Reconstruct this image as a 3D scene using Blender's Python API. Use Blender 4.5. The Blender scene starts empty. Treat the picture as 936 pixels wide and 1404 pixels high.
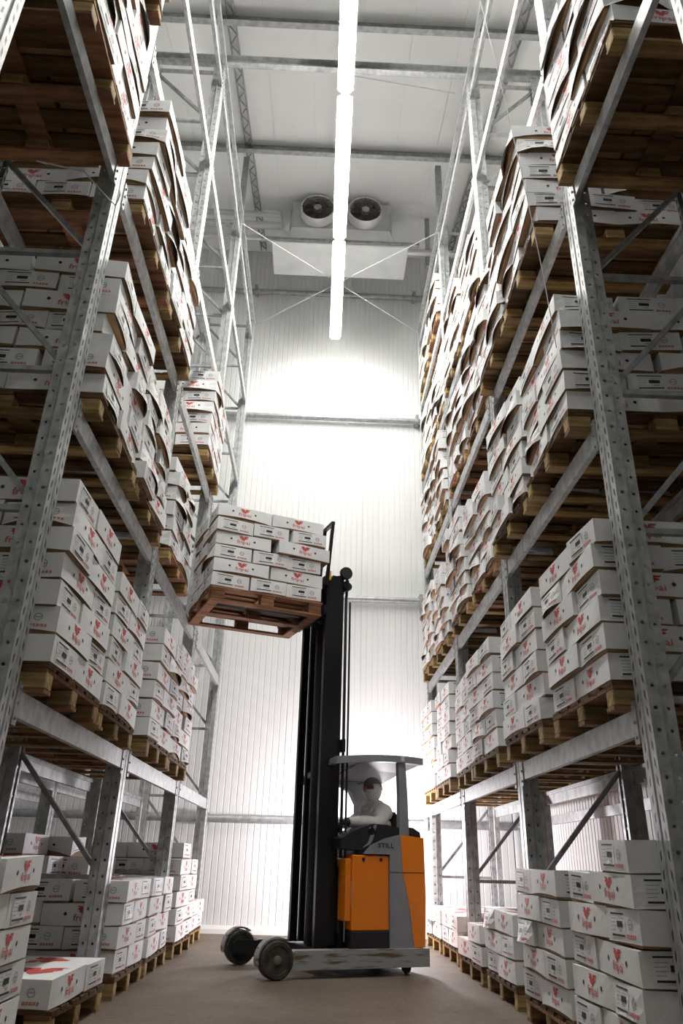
import bpy, bmesh, math, random
import numpy as np
from mathutils import Vector, Matrix

# ------------------------------------------------------------------ camera, world, light, exposure
scene = bpy.context.scene
COL = scene.collection
R = math.radians
CAM_Z = 0.88
cam_data = bpy.data.cameras.new('camera')
cam_data.sensor_fit = 'VERTICAL'
cam_data.sensor_height = 36.0
cam_data.sensor_width = 24.0
cam_data.lens = 36.0 * 1007.0 / 1404.0
cam_data.clip_start = 0.05
cam = bpy.data.objects.new('camera', cam_data)
COL.objects.link(cam)
pitch, yaw, roll = R(25.45), R(1.27), R(1.59)
fwd = Vector((math.sin(yaw) * math.cos(pitch), math.cos(yaw) * math.cos(pitch), math.sin(pitch)))
rgt0 = Vector((math.cos(yaw), -math.sin(yaw), 0))
up0 = rgt0.cross(fwd)
rgt = rgt0 * math.cos(roll) + up0 * math.sin(roll)
upv = -rgt0 * math.sin(roll) + up0 * math.cos(roll)
M = Matrix((rgt, upv, -fwd)).transposed().to_4x4()
M.translation = (0, 0, CAM_Z)
cam.matrix_world = M
scene.camera = cam

world = bpy.data.worlds.new('world')
scene.world = world
world.use_nodes = True
world.node_tree.nodes['Background'].inputs[0].default_value = (0.9, 0.95, 1, 1)
world.node_tree.nodes['Background'].inputs[1].default_value = 0.0

LAMP_STRENGTH = 122.0
FLASH_POWER = 215.0
# photographer's strobe standing hidden behind the truck, close to the end wall
fl = bpy.data.lights.new('strobe_light', 'POINT')
fl.energy = FLASH_POWER
fl.color = (1.0, 0.93, 0.97)
fl.shadow_soft_size = 0.12
flo = bpy.data.objects.new('strobe_light', fl)
flo.location = (0.70, 10.05, 1.2)
COL.objects.link(flo)

vs = scene.view_settings
vs.view_transform = 'Standard'
vs.look = 'None'
vs.exposure = 0.17
vs.gamma = 1.0
vs.use_curve_mapping = False

rnd = random.Random(7)

# ------------------------------------------------------------------ materials
def new_mat(name, color=(0.8, 0.8, 0.8), rough=0.6, metal=0.0, spec=0.4):
    m = bpy.data.materials.new(name)
    m.use_nodes = True
    b = m.node_tree.nodes['Principled BSDF']
    b.inputs['Base Color'].default_value = (*color, 1)
    b.inputs['Roughness'].default_value = rough
    b.inputs['Metallic'].default_value = metal
    b.inputs['Specular IOR Level'].default_value = spec
    return m

def noise_color(m, c1, c2, scale=8.0, detail=4.0, coord='Object', stretch=(1, 1, 1), lo=0.35, hi=0.65, bump=0.0, c3=None):
    nt = m.node_tree
    b = nt.nodes['Principled BSDF']
    tc = nt.nodes.new('ShaderNodeTexCoord')
    mp = nt.nodes.new('ShaderNodeMapping')
    mp.inputs['Scale'].default_value = stretch
    nz = nt.nodes.new('ShaderNodeTexNoise')
    nz.inputs['Scale'].default_value = scale
    nz.inputs['Detail'].default_value = detail
    rp = nt.nodes.new('ShaderNodeValToRGB')
    rp.color_ramp.elements[0].position = lo
    rp.color_ramp.elements[1].position = hi
    rp.color_ramp.elements[0].color = (*c1, 1)
    rp.color_ramp.elements[1].color = (*c2, 1)
    if c3:
        e = rp.color_ramp.elements.new((lo + hi) / 2)
        e.color = (*c3, 1)
    nt.links.new(tc.outputs[coord], mp.inputs[0])
    nt.links.new(mp.outputs[0], nz.inputs[0])
    nt.links.new(nz.outputs[0], rp.inputs[0])
    nt.links.new(rp.outputs[0], b.inputs['Base Color'])
    if bump:
        bp = nt.nodes.new('ShaderNodeBump')
        bp.inputs['Strength'].default_value = bump
        bp.inputs['Distance'].default_value = 0.01
        nt.links.new(nz.outputs[0], bp.inputs['Height'])
        nt.links.new(bp.outputs[0], b.inputs['Normal'])
    return m, rp, nz

MAT = {}
MAT['panel'] = noise_color(new_mat('white_wall_panel', rough=0.55), (0.68, 0.69, 0.685), (0.735, 0.74, 0.735), 1.3, stretch=(1, 1, 0.3))[0]
MAT['ceil'] = noise_color(new_mat('white_ceiling_panel', rough=0.6), (0.76, 0.77, 0.76), (0.81, 0.82, 0.81), 1.1)[0]
MAT['galv'] = noise_color(new_mat('galvanised_steel', rough=0.45, metal=0.3), (0.32, 0.335, 0.335), (0.50, 0.515, 0.515), 16, 6, stretch=(1, 1, 0.8))[0]
MAT['galv2'] = noise_color(new_mat('shaded_galvanised_steel', rough=0.5, metal=0.45), (0.27, 0.28, 0.28), (0.40, 0.41, 0.41), 14, 4)[0]  # same steel as galv, with the shade on the braces darkened into its colour
MAT['steel_tube'] = new_mat('bright_pipe_cladding', (0.62, 0.63, 0.63), 0.3, 0.7)
MAT['white'] = noise_color(new_mat('white_cardboard', rough=0.62), (0.76, 0.765, 0.775), (0.83, 0.835, 0.84), 6, 3)[0]
MAT['kraft'] = noise_color(new_mat('brown_cardboard', rough=0.8), (0.26, 0.15, 0.07), (0.36, 0.22, 0.11), 9, 3)[0]
MAT['red'] = new_mat('red_print', (0.60, 0.09, 0.075), 0.6)
MAT['red2'] = new_mat('pale_red_print', (0.66, 0.20, 0.20), 0.6)
MAT['black_ink'] = new_mat('black_print', (0.025, 0.025, 0.03), 0.6)
MAT['grey_ink'] = new_mat('grey_print', (0.40, 0.41, 0.43), 0.6)
MAT['paper'] = new_mat('label_paper', (0.84, 0.84, 0.84), 0.5)
MAT['floor'] = None
def wood(name, c1, c2, c3):
    m, rp, nz = noise_color(new_mat(name, rough=0.8, spec=0.2), c1, c2, 3.2, 6, stretch=(1.2, 9, 9), lo=0.3, hi=0.72, bump=0.25, c3=c3)
    nt = m.node_tree
    oi = nt.nodes.new('ShaderNodeObjectInfo')
    hs = nt.nodes.new('ShaderNodeHueSaturation')
    mr = nt.nodes.new('ShaderNodeMapRange')
    mr.inputs[3].default_value = 0.72
    mr.inputs[4].default_value = 1.25
    nt.links.new(oi.outputs['Random'], mr.inputs[0])
    nt.links.new(mr.outputs[0], hs.inputs['Value'])
    nt.links.new(rp.outputs[0], hs.inputs['Color'])
    nt.links.new(hs.outputs[0], nt.nodes['Principled BSDF'].inputs['Base Color'])
    return m
MAT['wood'] = wood('weathered_pallet_wood', (0.13, 0.075, 0.03), (0.40, 0.27, 0.11), (0.26, 0.16, 0.065))
MAT['wood_red'] = wood('reddish_pallet_wood', (0.15, 0.065, 0.03), (0.38, 0.20, 0.11), (0.26, 0.125, 0.065))
MAT['wood_block'] = wood('yellow_block_wood', (0.20, 0.13, 0.055), (0.48, 0.345, 0.165), (0.35, 0.24, 0.105))
MAT['wood_dark'] = wood('damp_shaded_deck_wood', (0.055, 0.03, 0.014), (0.20, 0.12, 0.05), (0.115, 0.065, 0.03))  # damp wood, with the shade of the pallet undersides darkened into its colour
MAT['mast'] = new_mat('black_mast_steel', (0.009, 0.009, 0.010), 0.3, 0.0, 0.3)
MAT['chrome'] = new_mat('polished_piston_steel', (0.6, 0.6, 0.62), 0.15, 1.0)
MAT['black'] = new_mat('black_plastic', (0.018, 0.018, 0.02), 0.42)
MAT['rubber'] = noise_color(new_mat('dusty_black_tyre', rough=0.75), (0.02, 0.02, 0.018), (0.075, 0.068, 0.055), 14)[0]
MAT['hub'] = new_mat('worn_wheel_hub', (0.16, 0.155, 0.11), 0.6, 0.3)
MAT['orange'] = noise_color(new_mat('orange_paint', rough=0.38), (0.86, 0.22, 0.008), (0.92, 0.255, 0.012), 2.5)[0]
MAT['tgrey'] = noise_color(new_mat('grey_truck_paint', rough=0.6, spec=0.25), (0.235, 0.245, 0.265), (0.28, 0.29, 0.31), 4)[0]
MAT['worn'] = noise_color(new_mat('scraped_grey_paint', rough=0.6), (0.13, 0.095, 0.06), (0.34, 0.35, 0.355), 7, 6, stretch=(0.5, 1, 4), lo=0.38, hi=0.5)[0]
MAT['jacket'] = noise_color(new_mat('white_work_jacket', rough=0.85), (0.80, 0.79, 0.75), (0.87, 0.86, 0.83), 20, bump=0.2)[0]
MAT['skin'] = new_mat('skin', (0.52, 0.28, 0.17), 0.55)
MAT['glove'] = new_mat('dark_glove', (0.06, 0.06, 0.06), 0.7)
MAT['cap'] = new_mat('grey_cap', (0.20, 0.205, 0.21), 0.6)
MAT['trouser'] = new_mat('white_trousers', (0.6, 0.6, 0.57), 0.8)
MAT['cooler'] = noise_color(new_mat('cooler_sheet_metal', rough=0.42, metal=0.35), (0.62, 0.63, 0.63), (0.72, 0.73, 0.73), 3)[0]
MAT['fan'] = new_mat('dark_fan_grille', (0.055, 0.045, 0.038), 0.6)
MAT['fan_blade'] = new_mat('dark_fan_blade', (0.12, 0.085, 0.06), 0.55)
MAT['cooler_grey'] = noise_color(new_mat('grey_cooler_plate', rough=0.5, metal=0.2), (0.40, 0.41, 0.41), (0.48, 0.49, 0.49), 3)[0]
MAT['housing'] = new_mat('lamp_housing', (0.7, 0.7, 0.68), 0.5)
MAT['cable'] = new_mat('white_cord', (0.7, 0.7, 0.68), 0.6)
MAT['wire'] = new_mat('steel_wire', (0.62, 0.62, 0.62), 0.4, 0.5)
MAT['yellow'] = new_mat('yellow_paint', (0.7, 0.42, 0.03), 0.5)
MAT['sticker'] = new_mat('worn_sticker', (0.62, 0.6, 0.55), 0.6)
MAT['kerb'] = new_mat('pale_kerb', (0.62, 0.60, 0.58), 0.7)

def floor_mat():
    m = new_mat('stained_concrete', rough=0.6, spec=0.35)
    nt = m.node_tree
    b = nt.nodes['Principled BSDF']
    tc = nt.nodes.new('ShaderNodeTexCoord')
    n1 = nt.nodes.new('ShaderNodeTexNoise'); n1.inputs['Scale'].default_value = 1.1; n1.inputs['Detail'].default_value = 7; n1.inputs['Roughness'].default_value = 0.65
    n2 = nt.nodes.new('ShaderNodeTexNoise'); n2.inputs['Scale'].default_value = 24; n2.inputs['Detail'].default_value = 4
    r1 = nt.nodes.new('ShaderNodeValToRGB')
    r1.color_ramp.elements[0].position = 0.33; r1.color_ramp.elements[1].position = 0.68
    r1.color_ramp.elements[0].color = (0.095, 0.070, 0.050, 1); r1.color_ramp.elements[1].color = (0.180, 0.143, 0.108, 1)
    r2 = nt.nodes.new('ShaderNodeValToRGB')
    r2.color_ramp.elements[0].position = 0.3; r2.color_ramp.elements[1].position = 0.7
    r2.color_ramp.elements[0].color = (0.72, 0.72, 0.72, 1); r2.color_ramp.elements[1].color = (1.08, 1.08, 1.08, 1)
    mx = nt.nodes.new('ShaderNodeMixRGB'); mx.blend_type = 'MULTIPLY'; mx.inputs[0].default_value = 1
    # pale chips scattered on the slab
    vo = nt.nodes.new('ShaderNodeTexVoronoi'); vo.inputs['Scale'].default_value = 3.2
    lt = nt.nodes.new('ShaderNodeMath'); lt.operation = 'LESS_THAN'; lt.inputs[1].default_value = 0.035
    mx2 = nt.nodes.new('ShaderNodeMixRGB'); mx2.inputs[2].default_value = (0.42, 0.38, 0.33, 1)
    bp = nt.nodes.new('ShaderNodeBump'); bp.inputs['Strength'].default_value = 0.12; bp.inputs['Distance'].default_value = 0.01
    for n in (n1, n2, vo):
        nt.links.new(tc.outputs['Object'], n.inputs['Vector'])
    nt.links.new(n1.outputs[0], r1.inputs[0]); nt.links.new(n2.outputs[0], r2.inputs[0])
    nt.links.new(r1.outputs[0], mx.inputs[1]); nt.links.new(r2.outputs[0], mx.inputs[2])
    nt.links.new(vo.outputs['Distance'], lt.inputs[0]); nt.links.new(lt.outputs[0], mx2.inputs[0])
    nt.links.new(mx.outputs[0], mx2.inputs[1]); nt.links.new(mx2.outputs[0], b.inputs['Base Color'])
    nt.links.new(n2.outputs[0], bp.inputs['Height']); nt.links.new(bp.outputs[0], b.inputs['Normal'])
    return m
MAT['floor'] = floor_mat()

def emit_mat(name, col, strength):
    m = bpy.data.materials.new(name); m.use_nodes = True
    nt = m.node_tree
    for n in list(nt.nodes):
        nt.nodes.remove(n)
    e = nt.nodes.new('ShaderNodeEmission'); e.inputs[0].default_value = (*col, 1); e.inputs[1].default_value = strength
    o = nt.nodes.new('ShaderNodeOutputMaterial'); nt.links.new(e.outputs[0], o.inputs[0])
    return m
MAT['tube'] = emit_mat('lit_fluorescent_diffuser', (1.0, 0.985, 0.93), LAMP_STRENGTH)

def upright_mat():
    """galvanised steel with see-through round holes on the webs and slanted face slots painted with dark insides"""
    m = MAT['galv'].copy(); m.name = 'perforated_galvanised_steel'
    nt = m.node_tree
    b = nt.nodes['Principled BSDF']
    out = [n for n in nt.nodes if n.type == 'OUTPUT_MATERIAL'][0]
    tc = nt.nodes.new('ShaderNodeTexCoord')
    so = nt.nodes.new('ShaderNodeSeparateXYZ'); sn = nt.nodes.new('ShaderNodeSeparateXYZ')
    nt.links.new(tc.outputs['Object'], so.inputs[0]); nt.links.new(tc.outputs['Normal'], sn.inputs[0])
    def mt(op, a, c=None, d=None):
        n = nt.nodes.new('ShaderNodeMath'); n.operation = op
        for i, v in enumerate((a, c, d)):
            if v is None: continue
            if isinstance(v, (int, float)): n.inputs[i].default_value = v
            else: nt.links.new(v, n.inputs[i])
        return n.outputs[0]
    x, y, z = so.outputs
    side = mt('GREATER_THAN', mt('ABSOLUTE', sn.outputs[1]), 0.7)
    front = mt('GREATER_THAN', mt('ABSOLUTE', sn.outputs[0]), 0.7)
    fz = mt('MULTIPLY', mt('SUBTRACT', mt('FRACT', mt('DIVIDE', z, 0.1)), 0.5), 0.1)
    dx = mt('SUBTRACT', mt('ABSOLUTE', mt('ADD', x, 0.062)), 0.034)
    dist = mt('SQRT', mt('ADD', mt('MULTIPLY', fz, fz), mt('MULTIPLY', dx, dx)))
    dots = mt('MULTIPLY', side, mt('LESS_THAN', dist, 0.0088))
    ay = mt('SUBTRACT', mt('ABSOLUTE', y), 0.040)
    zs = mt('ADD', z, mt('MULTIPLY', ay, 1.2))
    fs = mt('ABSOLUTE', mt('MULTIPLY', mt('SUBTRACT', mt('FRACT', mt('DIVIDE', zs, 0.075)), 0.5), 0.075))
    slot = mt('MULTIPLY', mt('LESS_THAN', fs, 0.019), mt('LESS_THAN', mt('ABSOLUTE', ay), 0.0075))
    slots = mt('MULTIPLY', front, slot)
    hole = dots
    dk = nt.nodes.new('ShaderNodeMixRGB'); dk.inputs[2].default_value = (0.03, 0.03, 0.03, 1)  # shade inside the slots is put into the colour
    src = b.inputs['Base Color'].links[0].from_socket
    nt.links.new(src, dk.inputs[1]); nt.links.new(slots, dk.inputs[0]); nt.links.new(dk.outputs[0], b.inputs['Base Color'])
    tr = nt.nodes.new('ShaderNodeBsdfTransparent')
    mx = nt.nodes.new('ShaderNodeMixShader')
    nt.links.new(hole, mx.inputs[0]); nt.links.new(b.outputs[0], mx.inputs[1]); nt.links.new(tr.outputs[0], mx.inputs[2])
    nt.links.new(mx.outputs[0], out.inputs[0])
    return m
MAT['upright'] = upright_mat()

# ------------------------------------------------------------------ mesh helpers
class MB:
    def __init__(s):
        s.v = []; s.f = []; s.m = []
    def add(s, vs, fs, mi=0):
        o = len(s.v)
        s.v += [tuple(p) for p in vs]
        s.f += [tuple(i + o for i in f) for f in fs]
        s.m += [mi] * len(fs)
        return s
    def box(s, c, d, mat=None, mi=0):
        x, y, z = d[0] / 2, d[1] / 2, d[2] / 2
        vs = [Vector((sx * x, sy * y, sz * z)) for sx in (-1, 1) for sy in (-1, 1) for sz in (-1, 1)]
        if mat is not None:
            vs = [mat @ p for p in vs]
        vs = [p + Vector(c) for p in vs]
        return s.add(vs, [(0, 1, 3, 2), (4, 6, 7, 5), (0, 4, 5, 1), (2, 3, 7, 6), (0, 2, 6, 4), (1, 5, 7, 3)], mi)
    def cbox(s, c, d, ch, mat=None, mi=0):
        """box with chamfered vertical edges and top/bottom edges"""
        x, y, z = d[0] / 2, d[1] / 2, d[2] / 2
        def ring(k, zz):
            return [(-x + k + ch, -y + k, zz), (x - k - ch, -y + k, zz), (x - k, -y + k + ch, zz), (x - k, y - k - ch, zz),
                    (x - k - ch, y - k, zz), (-x + k + ch, y - k, zz), (-x + k, y - k - ch, zz), (-x + k, -y + k + ch, zz)]
        vs = ring(ch, -z) + ring(0, -z + ch) + ring(0, z - ch) + ring(ch, z)
        vs = [Vector(p) for p in vs]
        if mat is not None:
            vs = [mat @ p for p in vs]
        vs = [p + Vector(c) for p in vs]
        fs = [tuple(range(7, -1, -1)), tuple(range(24, 32))]
        for r in range(3):
            for i in range(8):
                j = (i + 1) % 8
                fs.append((r * 8 + i, r * 8 + j, r * 8 + 8 + j, r * 8 + 8 + i))
        return s.add(vs, fs, mi)
    def bar(s, p0, p1, w, h, upv=(0, 0, 1), mi=0):
        """rectangular bar from p0 to p1, w sideways, h along upv"""
        p0, p1 = Vector(p0), Vector(p1)
        d = (p1 - p0).normalized()
        sd = d.cross(Vector(upv))
        if sd.length < 1e-4:
            sd = d.cross(Vector((1, 0, 0)))
        sd.normalize(); u = sd.cross(d)
        vs = []
        for p in (p0, p1):
            for a, c in ((-1, -1), (1, -1), (1, 1), (-1, 1)):
                vs.append(p + sd * a * w / 2 + u * c * h / 2)
        return s.add(vs, [(3, 2, 1, 0), (4, 5, 6, 7)] + [(i, (i + 1) % 4, 4 + (i + 1) % 4, 4 + i) for i in range(4)], mi)
    def tube(s, pts, r, n=10, mi=0, cap=True):
        pts = [Vector(p) for p in pts]
        rs = r if isinstance(r, (list, tuple)) else [r] * len(pts)
        prev = None; vs = []
        for i, p in enumerate(pts):
            d = (pts[min(i + 1, len(pts) - 1)] - pts[max(i - 1, 0)]).normalized()
            if prev is None:
                a = d.orthogonal().normalized()
            else:
                a = (prev - d * prev.dot(d)).normalized()
            prev = a; b = d.cross(a)
            for k in range(n):
                t = 2 * math.pi * k / n
                vs.append(p + (a * math.cos(t) + b * math.sin(t)) * rs[i])
        fs = []
        for i in range(len(pts) - 1):
            for k in range(n):
                j = (k + 1) % n
                fs.append((i * n + k, i * n + j, (i + 1) * n + j, (i + 1) * n + k))
        if cap:
            fs.append(tuple(range(n - 1, -1, -1)))
            fs.append(tuple(range((len(pts) - 1) * n, len(pts) * n)))
        return s.add(vs, fs, mi)
    def lathe(s, prof, c=(0, 0, 0), axis='z', n=24, mi=0):
        """prof: list of (radius, height)"""
        vs = []
        for r, h in prof:
            for k in range(n):
                t = 2 * math.pi * k / n
                a, b = r * math.cos(t), r * math.sin(t)
                p = {'z': (a, b, h), 'y': (a, h, b), 'x': (h, a, b)}[axis]
                vs.append((p[0] + c[0], p[1] + c[1], p[2] + c[2]))
        fs = []
        for i in range(len(prof) - 1):
            for k in range(n):
                j = (k + 1) % n
                fs.append((i * n + k, i * n + j, (i + 1) * n + j, (i + 1) * n + k))
        return s.add(vs, fs, mi)
    def prism(s, poly, a0, a1, axis='y', mi=0):
        """extrude a 2-D polygon along an axis; poly in the other two coordinates in xyz order"""
        n = len(poly)
        def P(q, a):
            return {'x': (a, q[0], q[1]), 'y': (q[0], a, q[1]), 'z': (q[0], q[1], a)}[axis]
        vs = [P(q, a0) for q in poly] + [P(q, a1) for q in poly]
        fs = [tuple(range(n - 1, -1, -1)), tuple(range(n, 2 * n))]
        fs += [(i, (i + 1) % n, n + (i + 1) % n, n + i) for i in range(n)]
        return s.add(vs, fs, mi)
    def mesh(s, name, mats, smooth=False):
        me = bpy.data.meshes.new(name)
        me.from_pydata(s.v, [], s.f)
        for m in (mats if isinstance(mats, (list, tuple)) else [mats]):
            me.materials.append(m)
        if any(s.m):
            me.polygons.foreach_set('material_index', s.m)
        bm = bmesh.new(); bm.from_mesh(me)
        bmesh.ops.recalc_face_normals(bm, faces=bm.faces)
        bm.to_mesh(me); bm.free()
        if smooth:
            me.shade_smooth()
            me.set_sharp_from_angle(angle=R(40))
        return me
    def obj(s, name, mats, parent=None, smooth=False, loc=None):
        """vertices are world coordinates unless loc is given; a child is placed relative to its parent's location"""
        o = bpy.data.objects.new(name, s.mesh(name, mats, smooth))
        COL.objects.link(o)
        attach(o, parent, loc)
        return o

def attach(o, parent, loc=None):
    l = Vector(loc) if loc is not None else Vector((0, 0, 0))
    if parent is not None:
        o.parent = parent
        p = parent
        while p is not None:
            l = l - p.location
            p = p.parent
    o.location = l

def inst(name, me, parent, loc, rz=0.0):
    o = bpy.data.objects.new(name, me)
    COL.objects.link(o)
    attach(o, parent, loc)
    o.rotation_euler = (0, 0, rz)
    return o

def tag(o, label=None, cat=None, group=None, kind=None):
    if label: o['label'] = label
    if cat: o['category'] = cat
    if group: o['group'] = group
    if kind: o['kind'] = kind
    return o

def empty(name, loc=(0, 0, 0), label=None, cat=None, group=None, kind=None):
    o = bpy.data.objects.new(name, None)
    o.empty_display_size = 0.1
    COL.objects.link(o)
    o.location = loc
    return tag(o, label, cat, group, kind)

# ------------------------------------------------------------------ layout constants (metres, y runs down the aisle)
BAY = 2.3
D0 = 3.42
DK = {-1: 1.93, 0: D0, 1: D0 + BAY, 2: D0 + 2 * BAY, 3: D0 + 3 * BAY}
LEVEL = {0: 0.0, 1: 1.51, 2: 3.09, 3: 4.79, 4: 6.24, 5: 7.76, 6: 9.09}
WALL_Y = 11.05
XR_WALL = 2.76
XL_WALL = -4.8
Y_FRONT = -8.0
def ceil_z(y):
    return 8.95 + 0.26 * max(y, 4.6)

# ------------------------------------------------------------------ the setting
fl_o = MB().box(((XL_WALL + XR_WALL) / 2, (Y_FRONT + WALL_Y) / 2, -0.06), (XR_WALL - XL_WALL + 0.4, WALL_Y - Y_FRONT + 0.4, 0.12)).obj('floor', MAT['floor'])
tag(fl_o, 'stained brown concrete warehouse floor', 'floor', kind='structure')

def ribbed_panel(width, height, pitch=0.092, depth=0.007, thick=0.06):
    """upright cladding panel standing in its own x-z plane, ribs face -y"""
    n = max(1, round(width / pitch))
    p = width / n
    prof = [(0.0, 0.012)]
    for i in range(n):
        x0 = i * p
        prof += [(x0 + p * 0.06 + (0.004 if i == 0 else 0), 0.0), (x0 + p * 0.86, 0.0), (x0 + p * 0.93, depth)]
    prof[-1] = (width, 0.012)
    poly = prof + [(width, thick), (0.0, thick)]
    mb = MB()
    mb.prism([(a, b) for a, b in poly], 0, height, axis='z')
    return mb.mesh('wall_panel', MAT['panel'])

def wall_structure(name, label):
    return empty(name, (0, 0, 0), label, 'wall', kind='structure')

wb = wall_structure('wall_back', 'white ribbed cold store end wall behind the truck')
PW = 1.08
xs = XL_WALL
pm = ribbed_panel(PW, 12.3)
while xs < XR_WALL - 0.01:
    o = inst('wall_panel', pm, wb, (xs, WALL_Y, 0))
    xs += PW
wr = wall_structure('wall_right', 'white ribbed side wall behind the right rack')
y = WALL_Y
while y > Y_FRONT:
    inst('wall_panel', pm, wr, (XR_WALL, y, 0), -math.pi / 2)
    y -= PW
wl = wall_structure('wall_left', 'white ribbed side wall beyond the left racks')
y = Y_FRONT
while y < WALL_Y:
    inst('wall_panel', pm, wl, (XL_WALL, y, 0), math.pi / 2)
    y += PW
wf = wall_structure('wall_front', 'white ribbed wall behind the camera')
xs = XR_WALL
while xs > XL_WALL:
    inst('wall_panel', pm, wf, (xs, Y_FRONT, 0), math.pi)
    xs -= PW

# ceiling: long panels running down the slope, a flat part over the camera
ce = empty('ceiling', (0, 0, 0), 'white panelled sloping roof lining', 'ceiling', kind='structure')
xs = XL_WALL
CW = 0.63
while xs < XR_WALL:
    mb = MB()
    x0, x1 = xs + 0.004, min(xs + CW, XR_WALL) - 0.004
    for ya, yb in ((Y_FRONT, 4.6), (4.6, WALL_Y + 0.1)):
        za, zb = ceil_z(ya), ceil_z(yb)
        mb.add([(x0, ya, za), (x1, ya, za), (x1, yb, zb), (x0, yb, zb), (x0, ya, za + 0.08), (x1, ya, za + 0.08), (x1, yb, zb + 0.08), (x0, yb, zb + 0.08)],
               [(3, 2, 1, 0), (4, 5, 6, 7), (0, 1, 5, 4), (2, 3, 7, 6), (1, 2, 6, 5), (3, 0, 4, 7)])
    # raised standing rib along the joint
    mb.add([(x0 - 0.008, 4.6, ceil_z(4.6) + 0.012), (x0, 4.6, ceil_z(4.6) + 0.012), (x0, WALL_Y, ceil_z(WALL_Y) + 0.012), (x0 - 0.008, WALL_Y, ceil_z(WALL_Y) + 0.012)], [(3, 2, 1, 0)])
    mb.obj('ceiling_panel', MAT['ceil'], ce)
    xs += CW

# roof beams (dark galvanised purlins under the lining)
for i, (yb, lab) in enumerate(((5.70, 'grey roof purlin nearest the camera'), (8.0, 'grey roof purlin in front of the cooler'))):
    zc = ceil_z(yb)
    mb = MB()
    mb.box(((XL_WALL + XR_WALL) / 2, yb, zc - 0.10), (XR_WALL - XL_WALL, 0.012, 0.18))
    mb.box(((XL_WALL + XR_WALL) / 2, yb - 0.035, zc - 0.19), (XR_WALL - XL_WALL, 0.075, 0.012))
    mb.box(((XL_WALL + XR_WALL) / 2, yb + 0.03, zc - 0.008), (XR_WALL - XL_WALL, 0.06, 0.012))
    tag(mb.obj('trim_%d' % (i + 1), MAT['galv2']), lab, 'beam', kind='structure')
# inclined perforated rails under the roof at both rack lines
for i, (xx, lab) in enumerate(((-1.43, 'grey perforated roof rail above the left rack'), (2.2, 'grey perforated roof rail above the right rack'))):
    mb = MB()
    za, zb = ceil_z(4.7) - 0.05, ceil_z(10.9) - 0.05
    mb.bar((xx - 0.05, 4.7, za), (xx - 0.05, 10.9, zb), 0.015, 0.06)
    mb.bar((xx + 0.05, 4.7, za), (xx + 0.05, 10.9, zb), 0.015, 0.06)
    n = 40
    for k in range(n):
        ya = 4.7 + 6.2 * k / n
        yb = 4.7 + 6.2 * (k + 1) / n
        sx = 0.05 if k % 2 else -0.05
        mb.bar((xx - sx, ya, ceil_z(ya) - 0.05), (xx + sx, yb, ceil_z(yb) - 0.05), 0.012, 0.02)
    tag(mb.obj('trim_%d' % (i + 3), MAT['galv2']), lab, 'rail', kind='structure')
# wall girts, round galvanised tubes with brackets
for i, (z, lab) in enumerate(((1.37, 'lowest round girt across the end wall'), (4.60, 'second round girt across the end wall'), (7.92, 'third round girt across the end wall'), (10.72, 'top round girt under the cooler'))):
    mb = MB()
    mb.tube([(XL_WALL + 0.06, WALL_Y - 0.085, z), (XR_WALL - 0.02, WALL_Y - 0.085, z)], 0.05, 12)
    for xx in (-1.5, 1.52):
        mb.box((xx, WALL_Y - 0.1, z), (0.05, 0.17, 0.16))
    tag(mb.obj('trim_%d' % (i + 5), MAT['galv2'], smooth=True), lab, 'girt', kind='structure')
for i, (z, lab) in enumerate(((1.37, 'lowest girt along the right wall'), (4.60, 'second girt along the right wall'))):
    mb = MB().box((XR_WALL - 0.02, (Y_FRONT + WALL_Y) / 2, z), (0.03, WALL_Y - Y_FRONT - 0.3, 0.09))
    tag(mb.obj('trim_%d' % (i + 9), MAT['galv2']), lab, 'girt', kind='structure')
tag(MB().prism([(WALL_Y, 0), (WALL_Y - 0.13, 0), (WALL_Y - 0.11, 0.05), (WALL_Y, 0.09)], XL_WALL, XR_WALL, axis='x').obj('baseboard_back', MAT['kerb']), 'pale concrete kerb along the end wall', 'kerb', kind='structure')
tag(MB().prism([(XR_WALL, 0), (XR_WALL - 0.06, 0), (XR_WALL - 0.05, 0.05), (XR_WALL, 0.08)], Y_FRONT, WALL_Y - 0.14, axis='y').obj('baseboard_right', MAT['kerb']), 'pale concrete kerb along the right wall', 'kerb', kind='structure')

# ------------------------------------------------------------------ pallet racks
UW, UD, RTOP = 0.14, 0.125, 9.45
def upright_mesh(h):
    """cold-rolled upright, local x<0 is towards the rear of the rack, face at x=0; webs step in half way back"""
    t = 0.006
    w = UW / 2
    q = w - 0.018
    half = [(0, w), (-0.058, w), (-0.066, q), (-UD, q), (-UD, q - 0.028)]
    inner = [(-UD + t, q - 0.028), (-UD + t, q - t), (-0.062, q - t), (-0.054, w - t), (-t, w - t)]
    outer = half + inner + [(a, -b) for a, b in reversed(inner)] + [(a, -b) for a, b in reversed(half)]
    # groove down the middle of the face
    outer = outer + [(0, -0.012), (-0.008, -0.006), (-0.008, 0.006), (0, 0.012)]
    mb = MB().prism(outer, 0.008, h, axis='z')
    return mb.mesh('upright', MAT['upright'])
FOOT = MB().box((-UD / 2, 0, 0.005), (UD + 0.05, UW + 0.06, 0.01)).mesh('foot_plate', MAT['galv2'])
UPR = upright_mesh(RTOP)

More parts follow.
